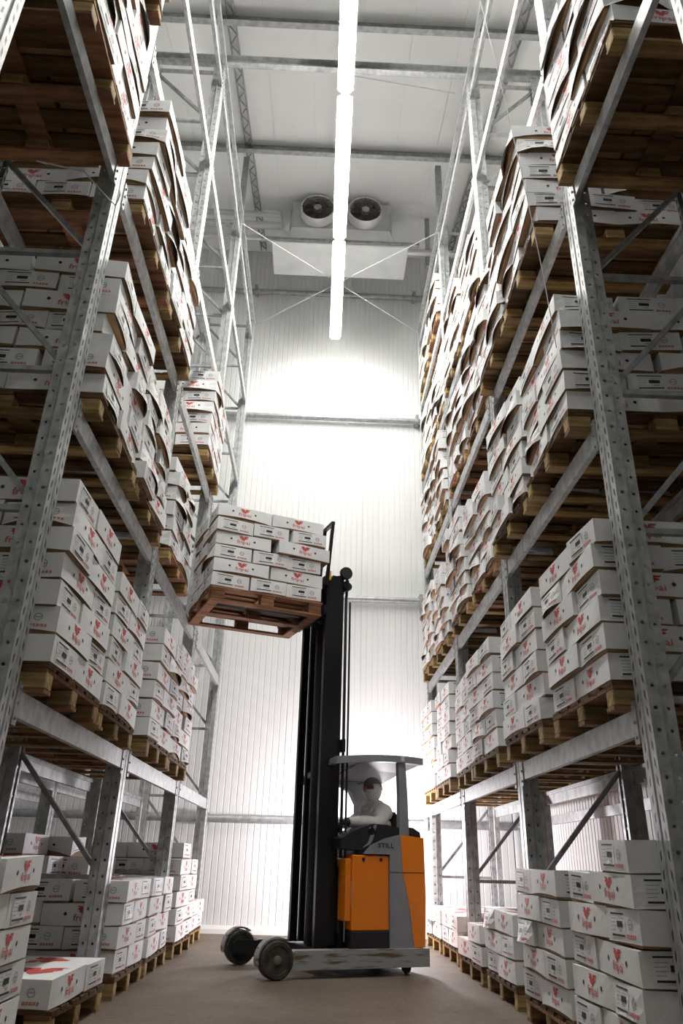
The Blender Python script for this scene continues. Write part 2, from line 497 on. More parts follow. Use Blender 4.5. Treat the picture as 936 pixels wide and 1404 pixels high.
def beam_mesh(L):
    mb = MB()
    mb.prism([(0, -0.06), (0, 0.06), (-0.05, 0.06), (-0.05, 0.025), (-0.035, 0.025), (-0.035, -0.06)], 0, L, axis='y')
    return mb.mesh('beam', MAT['galv'])
def connector_mesh():
    mb = MB()
    mb.box((0.003, 0, 0), (0.006, 0.05, 0.2))
    for z in (-0.07, 0, 0.07):
        mb.lathe([(0.008, 0.006), (0.008, 0.014), (0.0001, 0.014)], (0, 0, z), 'x', 8)
    return mb.mesh('connector', MAT['galv2'])
CONN = connector_mesh()
BEAMS = {}
def get_beam(L):
    L = round(L, 3)
    if L not in BEAMS:
        BEAMS[L] = beam_mesh(L)
    return BEAMS[L]

def build_rack(name, xf, xr, side, label, frames, levels_of, detail=True, rear_beams=True, tops=None):
    """side=-1: rack on the left, its face looks to +x. levels_of: bay -> levels"""
    root = empty(name, (xf, DK[frames[0]], 0), label, 'pallet rack')
    rz = 0 if side < 0 else math.pi
    depth = abs(xr - xf)
    hz_me = MB().box((0, 0, 0), (depth - UD * 1.0, 0.035, 0.03)).mesh('horizontal_brace', MAT['galv2'])
    stepz = 0.86
    Ld = math.hypot(depth - UD, stepz)
    dg = MB().bar((-side * 0 - (depth - UD) / 2, 0, -stepz / 2), ((depth - UD) / 2, 0, stepz / 2), 0.03, 0.035, upv=(0, 1, 0)).mesh('diagonal_brace', MAT['galv2'])
    xm = (xf + xr) / 2
    for k in frames:
        y = DK[k]
        base = 0.0
        h = RTOP if tops is None or k not in tops else tops[k]
        me = UPR if h == RTOP else upright_mesh(h)
        u = inst('upright', me, root, (xf, y, 0), rz)
        inst('foot_plate', FOOT, u, (xf, y, 0), 0)
        u2 = inst('upright', me, root, (xr, y, 0), rz + math.pi)
        inst('foot_plate', FOOT, u2, (xr, y, 0), 0)
        inst('horizontal_brace', hz_me, root, (xm, y, 0.1))
        z = 0.74
        while z < h - 0.05:
            inst('horizontal_brace', hz_me, root, (xm, y, z))
            if z + stepz < h and detail:
                # rear end high, aisle end low
                o = inst('diagonal_brace', dg, root, (xm, y + 0.02, z + stepz / 2), 0)
                if side < 0:
                    o.rotation_euler = (0, 0, math.pi)
            z += stepz
    for ka, kb in zip(frames[:-1], frames[1:]):
        L = DK[kb] - DK[ka] - UW
        for lv in levels_of[ka]:
            z = LEVEL[lv]
            for xx, rr in ((xf, 0),) + (((xr, math.pi),) if rear_beams else ()):
                flip = (side > 0) != (rr != 0)
                if not flip:
                    b = inst('beam', get_beam(L), root, (xx - (0.0 if side < 0 else 0), DK[ka] + UW / 2, z), 0)
                else:
                    b = inst('beam', get_beam(L), root, (xx, DK[kb] - UW / 2, z), math.pi)
                if detail and rr == 0:
                    for ye in (DK[ka] + UW / 2 + 0.03, DK[kb] - UW / 2 - 0.03):
                        c = bpy.data.objects.new('connector', CONN)
                        COL.objects.link(c)
                        c.parent = b
                        # local coordinates of the beam
                        ly = (ye - (DK[ka] + UW / 2)) if not flip else ((DK[kb] - UW / 2) - ye)
                        c.location = (0, ly, 0)
    return root

XLF, XLR = -1.41, -2.30
XRF, XRR = 1.50, 2.38
lev_all = {-1: (3, 4, 5, 6), 0: (1, 2, 3, 4, 5, 6), 1: (1, 2, 3, 4, 5, 6), 2: (1, 2, 3, 4, 5, 6)}
rack_l = build_rack('pallet_rack', XLF, XLR, -1, 'tall galvanised pallet rack along the left side of the aisle', [-1, 0, 1, 2, 3], lev_all)
rack_r = build_rack('pallet_rack', XRF, XRR, 1, 'tall galvanised pallet rack along the right side of the aisle', [-1, 0, 1, 2, 3], lev_all)
rack_b = build_rack('pallet_rack', -2.64, -3.5, -1, 'empty rack row standing back to back behind the left rack', [1, 2, 3], {1: (1, 2, 3, 4, 5, 6), 2: (1, 2, 3, 4, 5, 6)}, detail=False)
# top rails, tie beams, diagonal back braces, cross wires
for root, xf, xr in ((rack_l, XLF, XLR), (rack_r, XRF, XRR)):
    for ka, kb in ((-1, 0), (0, 1), (1, 2), (2, 3)):
        mb = MB().box((xf, (DK[ka] + DK[kb]) / 2, RTOP - 0.03), (0.05, DK[kb] - DK[ka], 0.05))
        mb.obj('top_rail', MAT['galv'], root)
    for k in (1, 2):
        mb = MB().bar((xr + (-0.03 if xr < 0 else 0.03), DK[k], 6.3), (xr + (-0.03 if xr < 0 else 0.03), DK[k + 1], 9.1), 0.012, 0.05, upv=(1, 0, 0))
        mb.obj('back_brace', MAT['galv2'], root)
def tie(y, z, h, lab):
    mb = MB()
    x0, x1 = XLR - 0.1, XRR + 0.1
    mb.box(((x0 + x1) / 2, y, z), (x1 - x0, 0.012, h))
    mb.box(((x0 + x1) / 2, y - 0.03, z - h / 2 + 0.006), (x1 - x0, 0.07, 0.012))
    mb.box(((x0 + x1) / 2, y - 0.03, z + h / 2 - 0.006), (x1 - x0, 0.07, 0.012))
    tag(mb.obj('tie_beam', MAT['galv']), lab, 'beam')
tie(DK[1], RTOP + 0.075, 0.14, 'broad galvanised tie beam across the aisle on the rack tops')
for x0, x1, lab in ((XLF, XRF, 'thin bracing wire from near left rack top to far right'), (XRF, XLF, 'thin bracing wire from near right rack top to far left')):
    tag(MB().tube([(x0, DK[2], 9.36), (x1, DK[3], 9.36)], 0.008, 6).obj('bracing_wire', MAT['wire']), lab, 'wire')
tag(MB().tube([(XLF, DK[0] + 2.6, 10.15), (XRF, DK[1] + 0.7, 10.2)], 0.008, 6).obj('roof_wire', MAT['wire']), 'thin wire slung under the roof near the first purlin', 'wire')
# posts from rack top to purlin
for x, lab in ((XLF - 0.05, 'grey roof post on the left rack'), (XRF + 0.05, 'grey roof post on the right rack')):
    tag(MB().box((x, DK[2] + 0.08, (RTOP + ceil_z(8.0) - 0.2) / 2), (0.09, 0.07, ceil_z(8.0) - 0.2 - RTOP)).obj('roof_post', MAT['galv2']), lab, 'post')

# ------------------------------------------------------------------ wooden pallets
PA, PB, PH = 1.14, 0.95, 0.138          # depth, width along the aisle, height
def pallet_parts(perimeter=False):
    """(name, centre, size) in pallet coordinates, x = depth"""
    t = 0.019
    parts = []
    for yb in (-PB / 2 + 0.05, 0, PB / 2 - 0.05):
        parts.append(('bottom_board', (0, yb, t / 2), (PA, 0.095, t)))
    if perimeter:
        for xb in (-PA / 2 + 0.05, PA / 2 - 0.05):
            for yb in (-PB / 4, PB / 4):
                parts.append(('bottom_board', (xb, yb, t / 2), (0.095, PB / 2 - 0.1, t)))
    for xb in (-PA / 2 + 0.07, 0, PA / 2 - 0.07):
        for yb in (-PB / 2 + 0.05, 0, PB / 2 - 0.05):
            parts.append(('block', (xb, yb, t + 0.0405), (0.135, 0.095, 0.081)))
        parts.append(('stringer_board', (xb, 0, t + 0.081 + t / 2), (0.135, PB, t)))
    n = 6
    for i in range(n):
        yb = -PB / 2 + 0.06 + i * (PB - 0.12) / (n - 1)
        parts.append(('deck_board', (0, yb, t * 2 + 0.081 + t / 2), (PA, 0.118, t)))
    return parts
PIECE = {}
def piece_mesh(nm, size, mat):
    key = (nm, size, mat)
    if key not in PIECE:
        mb = MB()
        if nm == 'block':
            mb.cbox((0, 0, 0), size, 0.006)
        else:
            mb.box((0, 0, 0), size)
        PIECE[key] = mb.mesh(nm, MAT[mat])
    return PIECE[key]
WHOLE = {}
def whole_pallet(mat):
    if mat not in WHOLE:
        mb = MB()
        for nm, c, s in pallet_parts():
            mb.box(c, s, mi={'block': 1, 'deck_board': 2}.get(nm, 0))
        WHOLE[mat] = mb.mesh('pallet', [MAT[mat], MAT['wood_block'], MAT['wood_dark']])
    return WHOLE[mat]
def make_pallet(x, y, z, rz, label, parts=True, perimeter=False, mat='wood', group=None):
    if not parts:
        o = inst('pallet', whole_pallet(mat), None, (x, y, z), rz)
        return tag(o, label, 'pallet', group)
    root = empty('pallet', (x, y, z), label, 'pallet', group)
    root.rotation_euler = (0, 0, rz)
    for nm, c, s in pallet_parts(perimeter):
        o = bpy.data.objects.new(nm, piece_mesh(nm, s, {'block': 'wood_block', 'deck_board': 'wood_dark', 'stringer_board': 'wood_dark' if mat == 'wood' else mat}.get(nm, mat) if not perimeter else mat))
        COL.objects.link(o)
        o.parent = root
        o.location = (c[0] + rnd.uniform(-.004, .004), c[1] + (rnd.uniform(-.008, .008) if nm == 'deck_board' else 0), c[2])
    return root

# ------------------------------------------------------------------ cartons
BL, BW, BH = 0.560, 0.371, 0.142
def text_polys(txt, width, res=2):
    cu = bpy.data.curves.new('t', 'FONT')
    cu.body = txt; cu.offset = 0.018; cu.resolution_u = res; cu.fill_mode = 'FRONT'
    o = bpy.data.objects.new('t', cu)
    COL.objects.link(o)
    dg = bpy.context.evaluated_depsgraph_get()
    me = o.evaluated_get(dg).to_mesh()
    vs = [(v.co.x, v.co.y) for v in me.vertices]
    fs = [tuple(p.vertices) for p in me.polygons]
    o.evaluated_get(dg).to_mesh_clear()
    bpy.data.objects.remove(o); bpy.data.curves.remove(cu)
    xs_ = [v[0] for v in vs]
    k = width / (max(xs_) - min(xs_)); x0 = (max(xs_) + min(xs_)) / 2
    return [((v[0] - x0) * k, v[1] * k) for v in vs], fs
TXT = text_polys('fripai', 0.135, 1)
EMB_R = [(0.0, 0.0), (0.20, 0.20), (0.23, 0.40), (0.50, 0.44), (0.60, 0.60), (0.25, 0.60), (0.26, 0.76), (0.62, 0.78), (0.76, 1.0), (0.12, 1.0), (0.05, 0.82), (0.0, 0.62)]
EMB_L = [(0.0, 0.0), (0.0, 0.62), (-0.07, 0.84), (-0.20, 1.0), (-0.72, 1.0), (-0.52, 0.84), (-0.28, 0.76), (-0.66, 0.66), (-0.44, 0.52), (-0.24, 0.46), (-0.48, 0.36), (-0.20, 0.16)]
def tri_poly(poly):
    bm = bmesh.new()
    f = bm.faces.new([bm.verts.new((p[0], p[1], 0)) for p in poly])
    bmesh.ops.triangulate(bm, faces=[f])
    bm.verts.index_update()
    vs = [(v.co.x, v.co.y) for v in bm.verts]
    fs = [tuple(v.index for v in f.verts) for f in bm.faces]
    bm.free()
    return vs, fs
EMBS = [tri_poly(EMB_R), tri_poly(EMB_L)]

def rect(x0, z0, x1, z1):
    return [(x0, z0), (x1, z0), (x1, z1), (x0, z1)], [(0, 1, 2, 3)]
def disc(x, z, r, n=8):
    return [(x + r * math.cos(2 * math.pi * i / n), z + r * math.sin(2 * math.pi * i / n)) for i in range(n)], [tuple(range(n))]
def ring(x, z, r, w, n=12):
    vs = [(x + rr * math.cos(2 * math.pi * i / n), z + rr * math.sin(2 * math.pi * i / n)) for rr in (r, r - w) for i in range(n)]
    return vs, [(i, (i + 1) % n, n + (i + 1) % n, n + i) for i in range(n)]
# material slots of a lid: 0 white 1 red 2 black 3 grey 4 paper 5 pale red
def long_print(lx):
    out = []
    for vs, fs in EMBS:
        out.append(([(lx + p[0] * 0.07, 0.073 + p[1] * 0.052) for p in vs], fs, 1, 1))
    out.append(([(lx + p[0], 0.038 + p[1] * 0.82) for p in TXT[0]], TXT[1], 5, 1))
    for hx in (lx - 0.125, lx + 0.112):
        out.append((*disc(hx, 0.078, 0.0115), 2, 1))
    return out
def short_print(k):
    out = []
    out.append((*ring(0.085, 0.082, 0.023, 0.006), 3, 1))
    out.append((*rect(0.07, 0.079, 0.10, 0.085), 3, 1))
    for i, (a, b) in enumerate(((0.045, 0.062), (0.066, 0.078), (0.082, 0.098), (0.102, 0.118), (0.122, 0.135))):
        out.append((*rect(a, 0.027 + 0.001 * (i % 2), b, 0.042), 5, 1))
    return out
def label_print():
    out = [(*rect(-0.135, 0.024, 0.03, 0.126), 4, 1)]
    out.append((*rect(-0.130, 0.118, 0.02, 0.125), 2, 2))
    out.append((*rect(-0.125, 0.030, 0.025, 0.0385), 2, 2))
    out.append((*rect(-0.06, 0.068, 0.005, 0.092), 2, 2))
    for i, (a, b) in enumerate(((-0.125, -0.08), (-0.125, -0.07), (-0.125, -0.075), (-0.125, -0.065))):
        out.append((*rect(a, 0.052 + i * 0.016, b, 0.0555 + i * 0.016), 3, 2))
    out.append((*rect(-0.035, 0.050, 0.0, 0.057), 3, 2))
    out.append((*rect(-0.05, 0.102, 0.02, 0.106), 3, 2))
    return out

def carton_variant(seed, warped):
    r = random.Random(seed)
    hx, hy = BL / 2, BW / 2
    par = {}
    for s in ('+y', '-y', '+x', '-x'):
        if warped:
            par[s] = (r.choice((0.006, 0.014, 0.026, 0.045)) * r.uniform(.6, 1.3), r.choice((-0.004, 0.004, 0.016, 0.042)) * r.uniform(.6, 1.2))
        else:
            par[s] = (r.choice((0.002, 0.005, 0.009)) * r.uniform(.6, 1.3), r.choice((-0.002, 0.0, 0.003, 0.003, 0.016)) * r.uniform(.6, 1.2))
    sag = r.uniform(0.0, 0.012) if warped else r.uniform(0, 0.006)
    tw = r.uniform(-0.006, 0.006)
    def dfm(p):
        x, y, z = p
        t = max(0.0, min(1.0, (BH - z) / BH))
        cx = max(0.0, 1 - (x / hx) ** 2); cy = max(0.0, 1 - (y / hy) ** 2)
        wy = max(0.0, min(1.0, (abs(y) / hy - 0.9) / 0.1)); wx = max(0.0, min(1.0, (abs(x) / hx - 0.9) / 0.1))
        a = par['+y' if y > 0 else '-y']; b = par['+x' if x > 0 else '-x']
        ny = y + math.copysign(a[0] * t * cx * wy, y)
        nx = x + math.copysign(b[0] * t * cy * wx, x)
        nz = z + a[1] * t * t * cx * wy + b[1] * t * t * cy * wx * (1 - wy) - sag * cx * cy * (1 - t) + tw * (x / hx) * (y / hy)
        return (nx, ny, nz)
    lid = MB(); lab = MB(); lab2 = MB()
    nx_, ny_, nz_ = 6, 4, 2
    z0 = 0.008
    def grid(fn, nu, nv, mb):
        vs = [fn(i / nu, j / nv) for j in range(nv + 1) for i in range(nu + 1)]
        fs = [(j * (nu + 1) + i, j * (nu + 1) + i + 1, (j + 1) * (nu + 1) + i + 1, (j + 1) * (nu + 1) + i) for j in range(nv) for i in range(nu)]
        mb.add([dfm(p) for p in vs], fs, 0)
    grid(lambda u, v: (-hx + BL * u, -hy, z0 + (BH - z0) * v), nx_, nz_, lid)
    grid(lambda u, v: (hx - BL * u, hy, z0 + (BH - z0) * v), nx_, nz_, lid)
    grid(lambda u, v: (hx, -hy + BW * u, z0 + (BH - z0) * v), ny_, nz_, lid)
    grid(lambda u, v: (-hx, hy - BW * u, z0 + (BH - z0) * v), ny_, nz_, lid)
    grid(lambda u, v: (-hx + BL * u, -hy + BW * v, BH), nx_, ny_, lid)
    def put(mb, items, face):
        for vs, fs, mi, lay in items:
            e = 0.0012 * lay + 0.0006
            P3 = []
            for a, z in vs:
                if face == '-y': q = dfm((a, -hy, z)); q = (q[0], q[1] - e, q[2])
                elif face == '+y': q = dfm((-a, hy, z)); q = (q[0], q[1] + e, q[2])
                elif face == '+x': q = dfm((hx, a, z)); q = (q[0] + e, q[1], q[2])
                elif face == '-x': q = dfm((-hx, -a, z)); q = (q[0] - e, q[1], q[2])
                else: q = dfm((a, z, BH)); q = (q[0], q[1], q[2] + e)
                P3.append(q)
            mb.add(P3, fs, mi)
    lx = r.uniform(-0.015, 0.03)
    put(lid, long_print(lx), '-y'); put(lid, long_print(lx), '+y')
    put(lid, short_print(0), '+x'); put(lid, short_print(0), '-x')
    for vs, fs in EMBS:
        put(lid, [([(-0.12 + p[1] * 0.24, p[0] * 0.2) for p in vs], fs, 1, 1)], 'top')
    put(lab, label_print(), '+x'); put(lab2, label_print(), '-x')
    return lid, lab, lab2

LID_MATS = [MAT['white'], MAT['red'], MAT['black_ink'], MAT['grey_ink'], MAT['paper'], MAT['red2']]
def raw_mesh(mb, name, mats):
    me = bpy.data.meshes.new(name)
    me.from_pydata(mb.v, [], mb.f)
    for m in mats: me.materials.append(m)
    me.polygons.foreach_set('material_index', mb.m)
    me.update()
    return me
NVAR = 16
VARS = [carton_variant(100 + i, i >= 8) for i in range(NVAR)]
LIDS = [raw_mesh(v[0], 'lid', LID_MATS) for v in VARS]
LABS = [[raw_mesh(q, 'shipping_label', LID_MATS) for q in v[1:]] for v in VARS]
TRAY_MB = MB().box((0, 0, 0.064), (BL - 0.012, BW - 0.012, 0.128))
TRAY = TRAY_MB.mesh('tray', MAT['kraft'])

ALLBOX = []      # dict(matrix, variant, key, label, group)
ORD = ['bottom', 'second', 'third', 'fourth', 'fifth', 'sixth', 'seventh', 'eighth', 'ninth']
CODE = {'NA': 'near aisle corner', 'NM': 'near middle', 'NB': 'near back corner', 'FA': 'far aisle corner', 'FM': 'far middle', 'FB': 'far back corner'}

def stack(key, where, x, y, z, rz, n, side, jit=1.0, skip=(), flip=0, shift=None):
    """n layers of cartons on a pallet; +x of the pallet points to the aisle on the left rack; near = -y"""
    r = random.Random('s' + key)
    base = Matrix.Translation((x, y, z)) @ Matrix.Rotation(rz, 4, 'Z')
    sgn = 1.0 if side < 0 else -1.0
    lean = r.uniform(-0.004, 0.008) * jit
    for L in range(n):
        odd = (L + flip) % 2
        # (code, a, b, angle) a towards aisle, b away from the camera
        if not odd:
            near3, far3 = True, False
        else:
            near3, far3 = False, True
        items = []
        for row3, tagc, bs in ((near3, 'N', -1), (far3, 'F', 1)):
            if row3:
                for a, c in ((0.38, 'A'), (0.0, 'M'), (-0.38, 'B')):
                    items.append((tagc + c, a, bs * (0.475 - 0.285), 90))
            else:
                for a, c in ((0.285, 'A'), (-0.285, 'B')):
                    items.append((tagc + c, a, bs * (0.475 - 0.19), 0))
        for code, a, b, ang in items:
            if (L, code) in skip:
                continue
            dx = r.gauss(0, 0.007) * jit + lean * L
            dy = r.gauss(0, 0.005) * jit
            if shift and (L, code) in shift:
                dx += shift[(L, code)][0]; dy += shift[(L, code)][1]
            aa = ang + r.gauss(0, 1.1) * jit + (180 if r.random() < .5 else 0)
            tx, ty = r.gauss(0, 0.5) * jit, r.gauss(0, 0.5) * jit
            m = base @ Matrix.Translation((sgn * (a + dx), b + dy, L * (BH + 0.003) + 0.002)) @ Matrix.Rotation(R(aa), 4, 'Z') @ Matrix.Rotation(R(tx), 4, 'X') @ Matrix.Rotation(R(ty), 4, 'Y')
            ALLBOX.append(dict(m=m, v=r.randrange(8) + (8 if r.random() < (0.12 if jit <= 1.25 else 0.5) else 0), key='%s%d%s' % (key, L, code),
                               label='white carton, %s layer, %s, %s' % (ORD[L], CODE[code].replace('aisle', 'mast').replace('back', 'outer') if key == 'f' else CODE[code], where), group='cartons, ' + where))

BAYN = {-1: 'overhead bay', 0: 'first bay', 1: 'second bay', 2: 'third bay'}
LEVN = {0: 'floor row', 1: 'first level', 2: 'second level', 3: 'third level', 4: 'fourth level', 5: 'fifth level'}
SLOTS = []
def slot(side, lv, bay, pos, n, skip=(), jit=1.0, dx=0.0, dy=0.0, shift=None, rot=None):
    s = 'left' if side < 0 else 'right'
    r = random.Random('p%d%d%d%d' % (side, lv, bay, pos))
    z = (LEVEL[lv] + 0.062) if lv else 0.0
    xa = (-1.325 if side < 0 else 1.40) + (0 if lv else (0.01 if side < 0 else 0.0))
    xa += r.uniform(-0.02, 0.02) + dx
    if side > 0 and bay >= 1:
        xa += 0.072 if lv >= 3 else (0.04 if lv == 2 else 0.0)
    x = xa - PA / 2 if side < 0 else xa + PA / 2
    if bay == -1:
        y = 2.86 + dy
    else:
        y = DK[bay] + (0.14 if pos == 0 else 1.20) + PB / 2 + r.uniform(-0.02, 0.02) + dy
    rz = R(r.gauss(0, 0.8)) if rot is None else R(rot)
    where = ('%s pallet, %s, %s rack %s' % ('near' if pos == 0 else 'far', BAYN[bay], s, LEVN[lv]))
    mat = 'wood_red' if (r.random() < 0.3) else 'wood'
    make_pallet(x, y, z, rz, 'wooden %s' % where, parts=(bay <= 1), mat=mat, group='loaded pallets, %s rack' % s)
    key = '%s%d%s%d' % (s[0], lv, {-1: 'o', 0: 'a', 1: 'b', 2: 'c'}[bay], pos)
    stack(key, where, x, y, z + PH, rz, n, side, jit, skip, flip=r.randrange(2), shift=shift)

A_ = ('NA', 'FA')
def no_aisle(*layers):
    return {(L, c) for L in layers for c in A_}
# left rack
slot(-1, 0, 0, 0, 5, dy=-0.42)
slot(-1, 0, 0, 1, 1)
slot(-1, 0, 1, 0, 6, skip=no_aisle(4, 5) | {(5, 'NM'), (5, 'FM')})
slot(-1, 0, 1, 1, 5, skip=no_aisle(4) | {(4, 'NM')})
slot(-1, 0, 2, 0, 6, skip={(5, 'FA')})
slot(-1, 0, 2, 1, 2)
slot(-1, 1, 0, 0, 7)
slot(-1, 1, 0, 1, 6)
slot(-1, 1, 1, 0, 6)
slot(-1, 1, 1, 1, 7, jit=1.4)
slot(-1, 2, 0, 0, 7, jit=1.8)
slot(-1, 2, 0, 1, 7, jit=1.8)
slot(-1, 2, 1, 0, 6, jit=1.4)
slot(-1, 3, -1, 0, 8, jit=1.8)
slot(-1, 3, 0, 0, 7, jit=1.8, dy=0.17)
slot(-1, 3, 0, 1, 7, jit=1.6, dy=0.12)
slot(-1, 3, 1, 1, 7, jit=1.0, dy=0.15)
slot(-1, 4, -1, 0, 6, jit=1.8)
# right rack
slot(1, 0, 0, 0, 6, skip={(5, 'FA'), (5, 'FM'), (5, 'FB')})
slot(1, 0, 0, 1, 5)
slot(1, 0, 1, 0, 4, skip=no_aisle(3))
slot(1, 0, 1, 1, 2, skip={(1, 'FA')})
slot(1, 0, 2, 0, 2)
slot(1, 0, 2, 1, 2)
slot(1, 1, 0, 0, 6, jit=1.2)
slot(1, 1, 0, 1, 6, jit=1.2)
slot(1, 1, 1, 0, 6)
slot(1, 1, 1, 1, 6)
slot(1, 1, 2, 0, 7)
slot(1, 1, 2, 1, 7)
for b in (0, 1, 2):
    for p in (0, 1):
        slot(1, 2, b, p, 7 if p else 6, jit=1.7)
        slot(1, 3, b, p, 7, jit=1.8, dy=(0.2 if p == 0 else 0.12) if b == 0 else 0.0)
slot(1, 3, -1, 0, 8, jit=1.8)
slot(1, 4, 1, 0, 7, jit=1.6)
slot(1, 4, 1, 1, 7, jit=1.6)
slot(1, 4, 2, 0, 7, jit=1.6)
slot(1, 4, 2, 1, 7, jit=1.6)
slot(1, 5, 2, 0, 5, jit=1.5)
slot(1, 5, 2, 1, 5, jit=1.5)

# ------------------------------------------------------------------ reach truck (u along the truck, v across, near side v=0)
TA = R(22.0)
TO = Vector((-0.27, 6.98, 0.0))
truck = empty('reach_truck', TO, 'orange and grey reach truck with black mast crosswise in the aisle', 'forklift')
truck.rotation_euler = (0, 0, TA)
def part(mb, name, mats, parent=None, smooth=False):
    o = bpy.data.objects.new(name, mb.mesh(name, mats, smooth))
    COL.objects.link(o)
    o.parent = parent or truck
    return o
# outrigger legs and wheels
for v0, nm in ((0.0, 'near'), (0.96, 'far')):
    mb = MB()
    mb.prism([(0.12, 0.065), (1.43, 0.065), (1.43, 0.205), (0.16, 0.205), (0.12, 0.19)], v0 + 0.0, v0 + 0.13, axis='y')
    lg = part(mb, 'outrigger_leg', MAT['worn'] if v0 == 0 else MAT['black'])
    part(MB().prism([(-0.1, 0.10), (0.14, 0.08), (0.14, 0.20), (-0.05, 0.21), (-0.1, 0.18)], v0 + (0.10 if v0 == 0 else -0.02), v0 + (0.15 if v0 == 0 else 0.03), axis='y'), 'wheel_arm', MAT['black'], lg)
    w = MB()
    rr = 0.142
    c = (0, v0 + 0.035 if v0 == 0 else v0 + 0.075, rr)
    w.lathe([(0.0001, -0.052), (0.10, -0.052), (0.105, -0.058), (rr - 0.012, -0.058), (rr, -0.045), (rr, 0.045), (rr - 0.012, 0.058), (0.105, 0.058), (0.10, 0.052), (0.0001, 0.052)], c, 'y', 36)
    wo = part(w, 'load_wheel', MAT['rubber'], smooth=True)
    hb = MB().lathe([(0.0001, -0.062), (0.026, -0.062), (0.034, -0.056), (0.034, 0.056), (0.026, 0.062), (0.0001, 0.062)], c, 'y', 20)
    part(hb, 'hub', MAT['hub'], wo, smooth=True)
    # fender over the wheel
    fd = MB()
    pr = []
    for i in range(11):
        t = R(55 + 140 * i / 10)
        pr.append((math.cos(t), math.sin(t)))
    poly = [(c[0] + 0.165 * a, c[2] + 0.165 * b) for a, b in pr] + [(c[0] + 0.150 * a, c[2] + 0.150 * b) for a, b in reversed(pr)]
    fd.prism(poly, c[1] - 0.02, c[1] + 0.075, axis='y')
    part(fd, 'wheel_guard', MAT['worn'], smooth=True)
# cross member & chassis
mb = MB()
mb.box((0.5, 0.545, 0.13), (0.16, 0.84, 0.12))
mb.box((1.03, 0.545, 0.13), (0.78, 0.84, 0.13))
part(mb, 'chassis', MAT['black'])
mb = MB()
mb.lathe([(0.0001, -0.06), (0.1, -0.06), (0.115, -0.045), (0.115, 0.045), (0.1, 0.06), (0.0001, 0.06)], (1.2, 0.62, 0.117), 'y', 24)
part(mb, 'drive_wheel', MAT['rubber'], smooth=True)
mb = MB()
mb.lathe([(0.0001, -0.02), (0.04, -0.02), (0.045, -0.01), (0.045, 0.01), (0.04, 0.02), (0.0001, 0.02)], (1.28, 0.16, 0.046), 'y', 16)
part(mb, 'castor_wheel', MAT['rubber'], smooth=True)
# battery compartment
mb = MB().cbox((0.875, 0.25, 0.64), (0.365, 0.38, 0.6), 0.008)
bat = part(mb, 'battery_cover', MAT['orange'])
for uu in (0.80, 0.975):
    part(MB().lathe([(0.0001, 0.052), (0.014, 0.052), (0.016, 0.058), (0.016, 0.07)], (uu, 0.0, 0.905), 'y', 12), 'lock_hole', MAT['black'], bat)
part(MB().cbox((0.875, 0.25, 0.27), (0.375, 0.385, 0.14), 0.008), 'battery_skirt', MAT['black'])
part(MB().cbox((0.66, 0.60, 0.52), (0.06, 0.75, 0.66), 0.01), 'reach_carriage', MAT['black'])
part(MB().cbox((0.875, 0.73, 0.225), (0.36, 0.54, 0.04), 0.008), 'footwell_floor', MAT['black'])
part(MB().box((0.6895, 0.13, 0.63), (0.003, 0.11, 0.2)), 'sticker', MAT['sticker'], bat)
part(MB().cbox((0.66, 0.22, 0.66), (0.055, 0.3, 0.5), 0.01), 'orange_side_panel', MAT['orange'])
# grey body with rear orange cowl
mb = MB()
mb.prism([(1.06, 0.205), (1.30, 0.205), (1.26, 0.5), (1.19, 0.80), (1.17, 1.12), (1.02, 1.085), (0.86, 1.02), (0.80, 0.95), (1.06, 0.95)], 0.045, 1.02, axis='y')
gb = part(mb, 'grey_body', MAT['tgrey'])
mb = MB()
mb.prism([(1.30, 0.21), (1.41, 0.21), (1.425, 0.6), (1.415, 1.10), (1.17, 1.12), (1.19, 0.80), (1.26, 0.5)], 0.04, 1.025, axis='y')
cw = part(mb, 'rear_cowl', MAT['orange'])
part(MB().box((1.295, 0.0385, 0.805), (0.235, 0.003, 0.004)), 'seam', MAT['black'], cw)
part(MB().box((1.115, 0.0435, 0.805), (0.11, 0.003, 0.004)), 'seam', MAT['black'], gb)
# lettering on the body side
tv, tf = text_polys('STILL', 0.165, 2)
tb = MB()
tb.add([(1.02 + a, 0.0425, 1.005 + b * 0.75) for a, b in tv], tf)
part(tb, 'lettering', MAT['black'], gb)
# dashboard / arm-rest hood (black, curved)
mb = MB()
prof = [(0.57, 0.99), (0.575, 1.07), (0.66, 1.12), (0.78, 1.17), (0.90, 1.205), (1.04, 1.20), (1.19, 1.175), (1.19, 1.125), (1.02, 1.09), (0.86, 1.025), (0.80, 0.975)]
mb.prism(prof, 0.06, 0.36, axis='y')
hood = part(mb, 'dashboard', MAT['black'], smooth=True)
part(MB().lathe([(0.0001, 0.05), (0.032, 0.052), (0.04, 0.058), (0.04, 0.07)], (0.88, 0.0, 1.14), 'y', 16), 'side_vent', MAT['mast'], hood)
part(MB().prism([(0.79, 1.0), (0.84, 1.04), (0.90, 1.19), (0.93, 1.2), (0.89, 1.07), (0.86, 1.03)], 0.052, 0.062, axis='y'), 'trim_strip', MAT['tgrey'], hood)
part(MB().prism([(1.26, 1.10), (1.42, 1.085), (1.41, 1.15), (1.34, 1.185), (1.27, 1.19)], 0.10, 0.98, axis='y'), 'rear_hood', MAT['black'])
mb = MB()
mb.cbox((1.05, 0.62, 0.99), (0.42, 0.5, 0.1), 0.03)
mb.cbox((1.30, 0.62, 1.16), (0.09, 0.46, 0.36), 0.03)
part(mb, 'seat', MAT['black'], smooth=True)
mb = MB()
mb.tube([(0.70, 0.5, 1.08), (0.74, 0.47, 1.17)], 0.02, 8)
mb.tube([(0.66, 0.42, 1.08), (0.665, 0.42, 1.16), (0.64, 0.42, 1.18)], 0.012, 8)
part(mb, 'control_lever', MAT['black'], hood, smooth=True)
sw = MB()
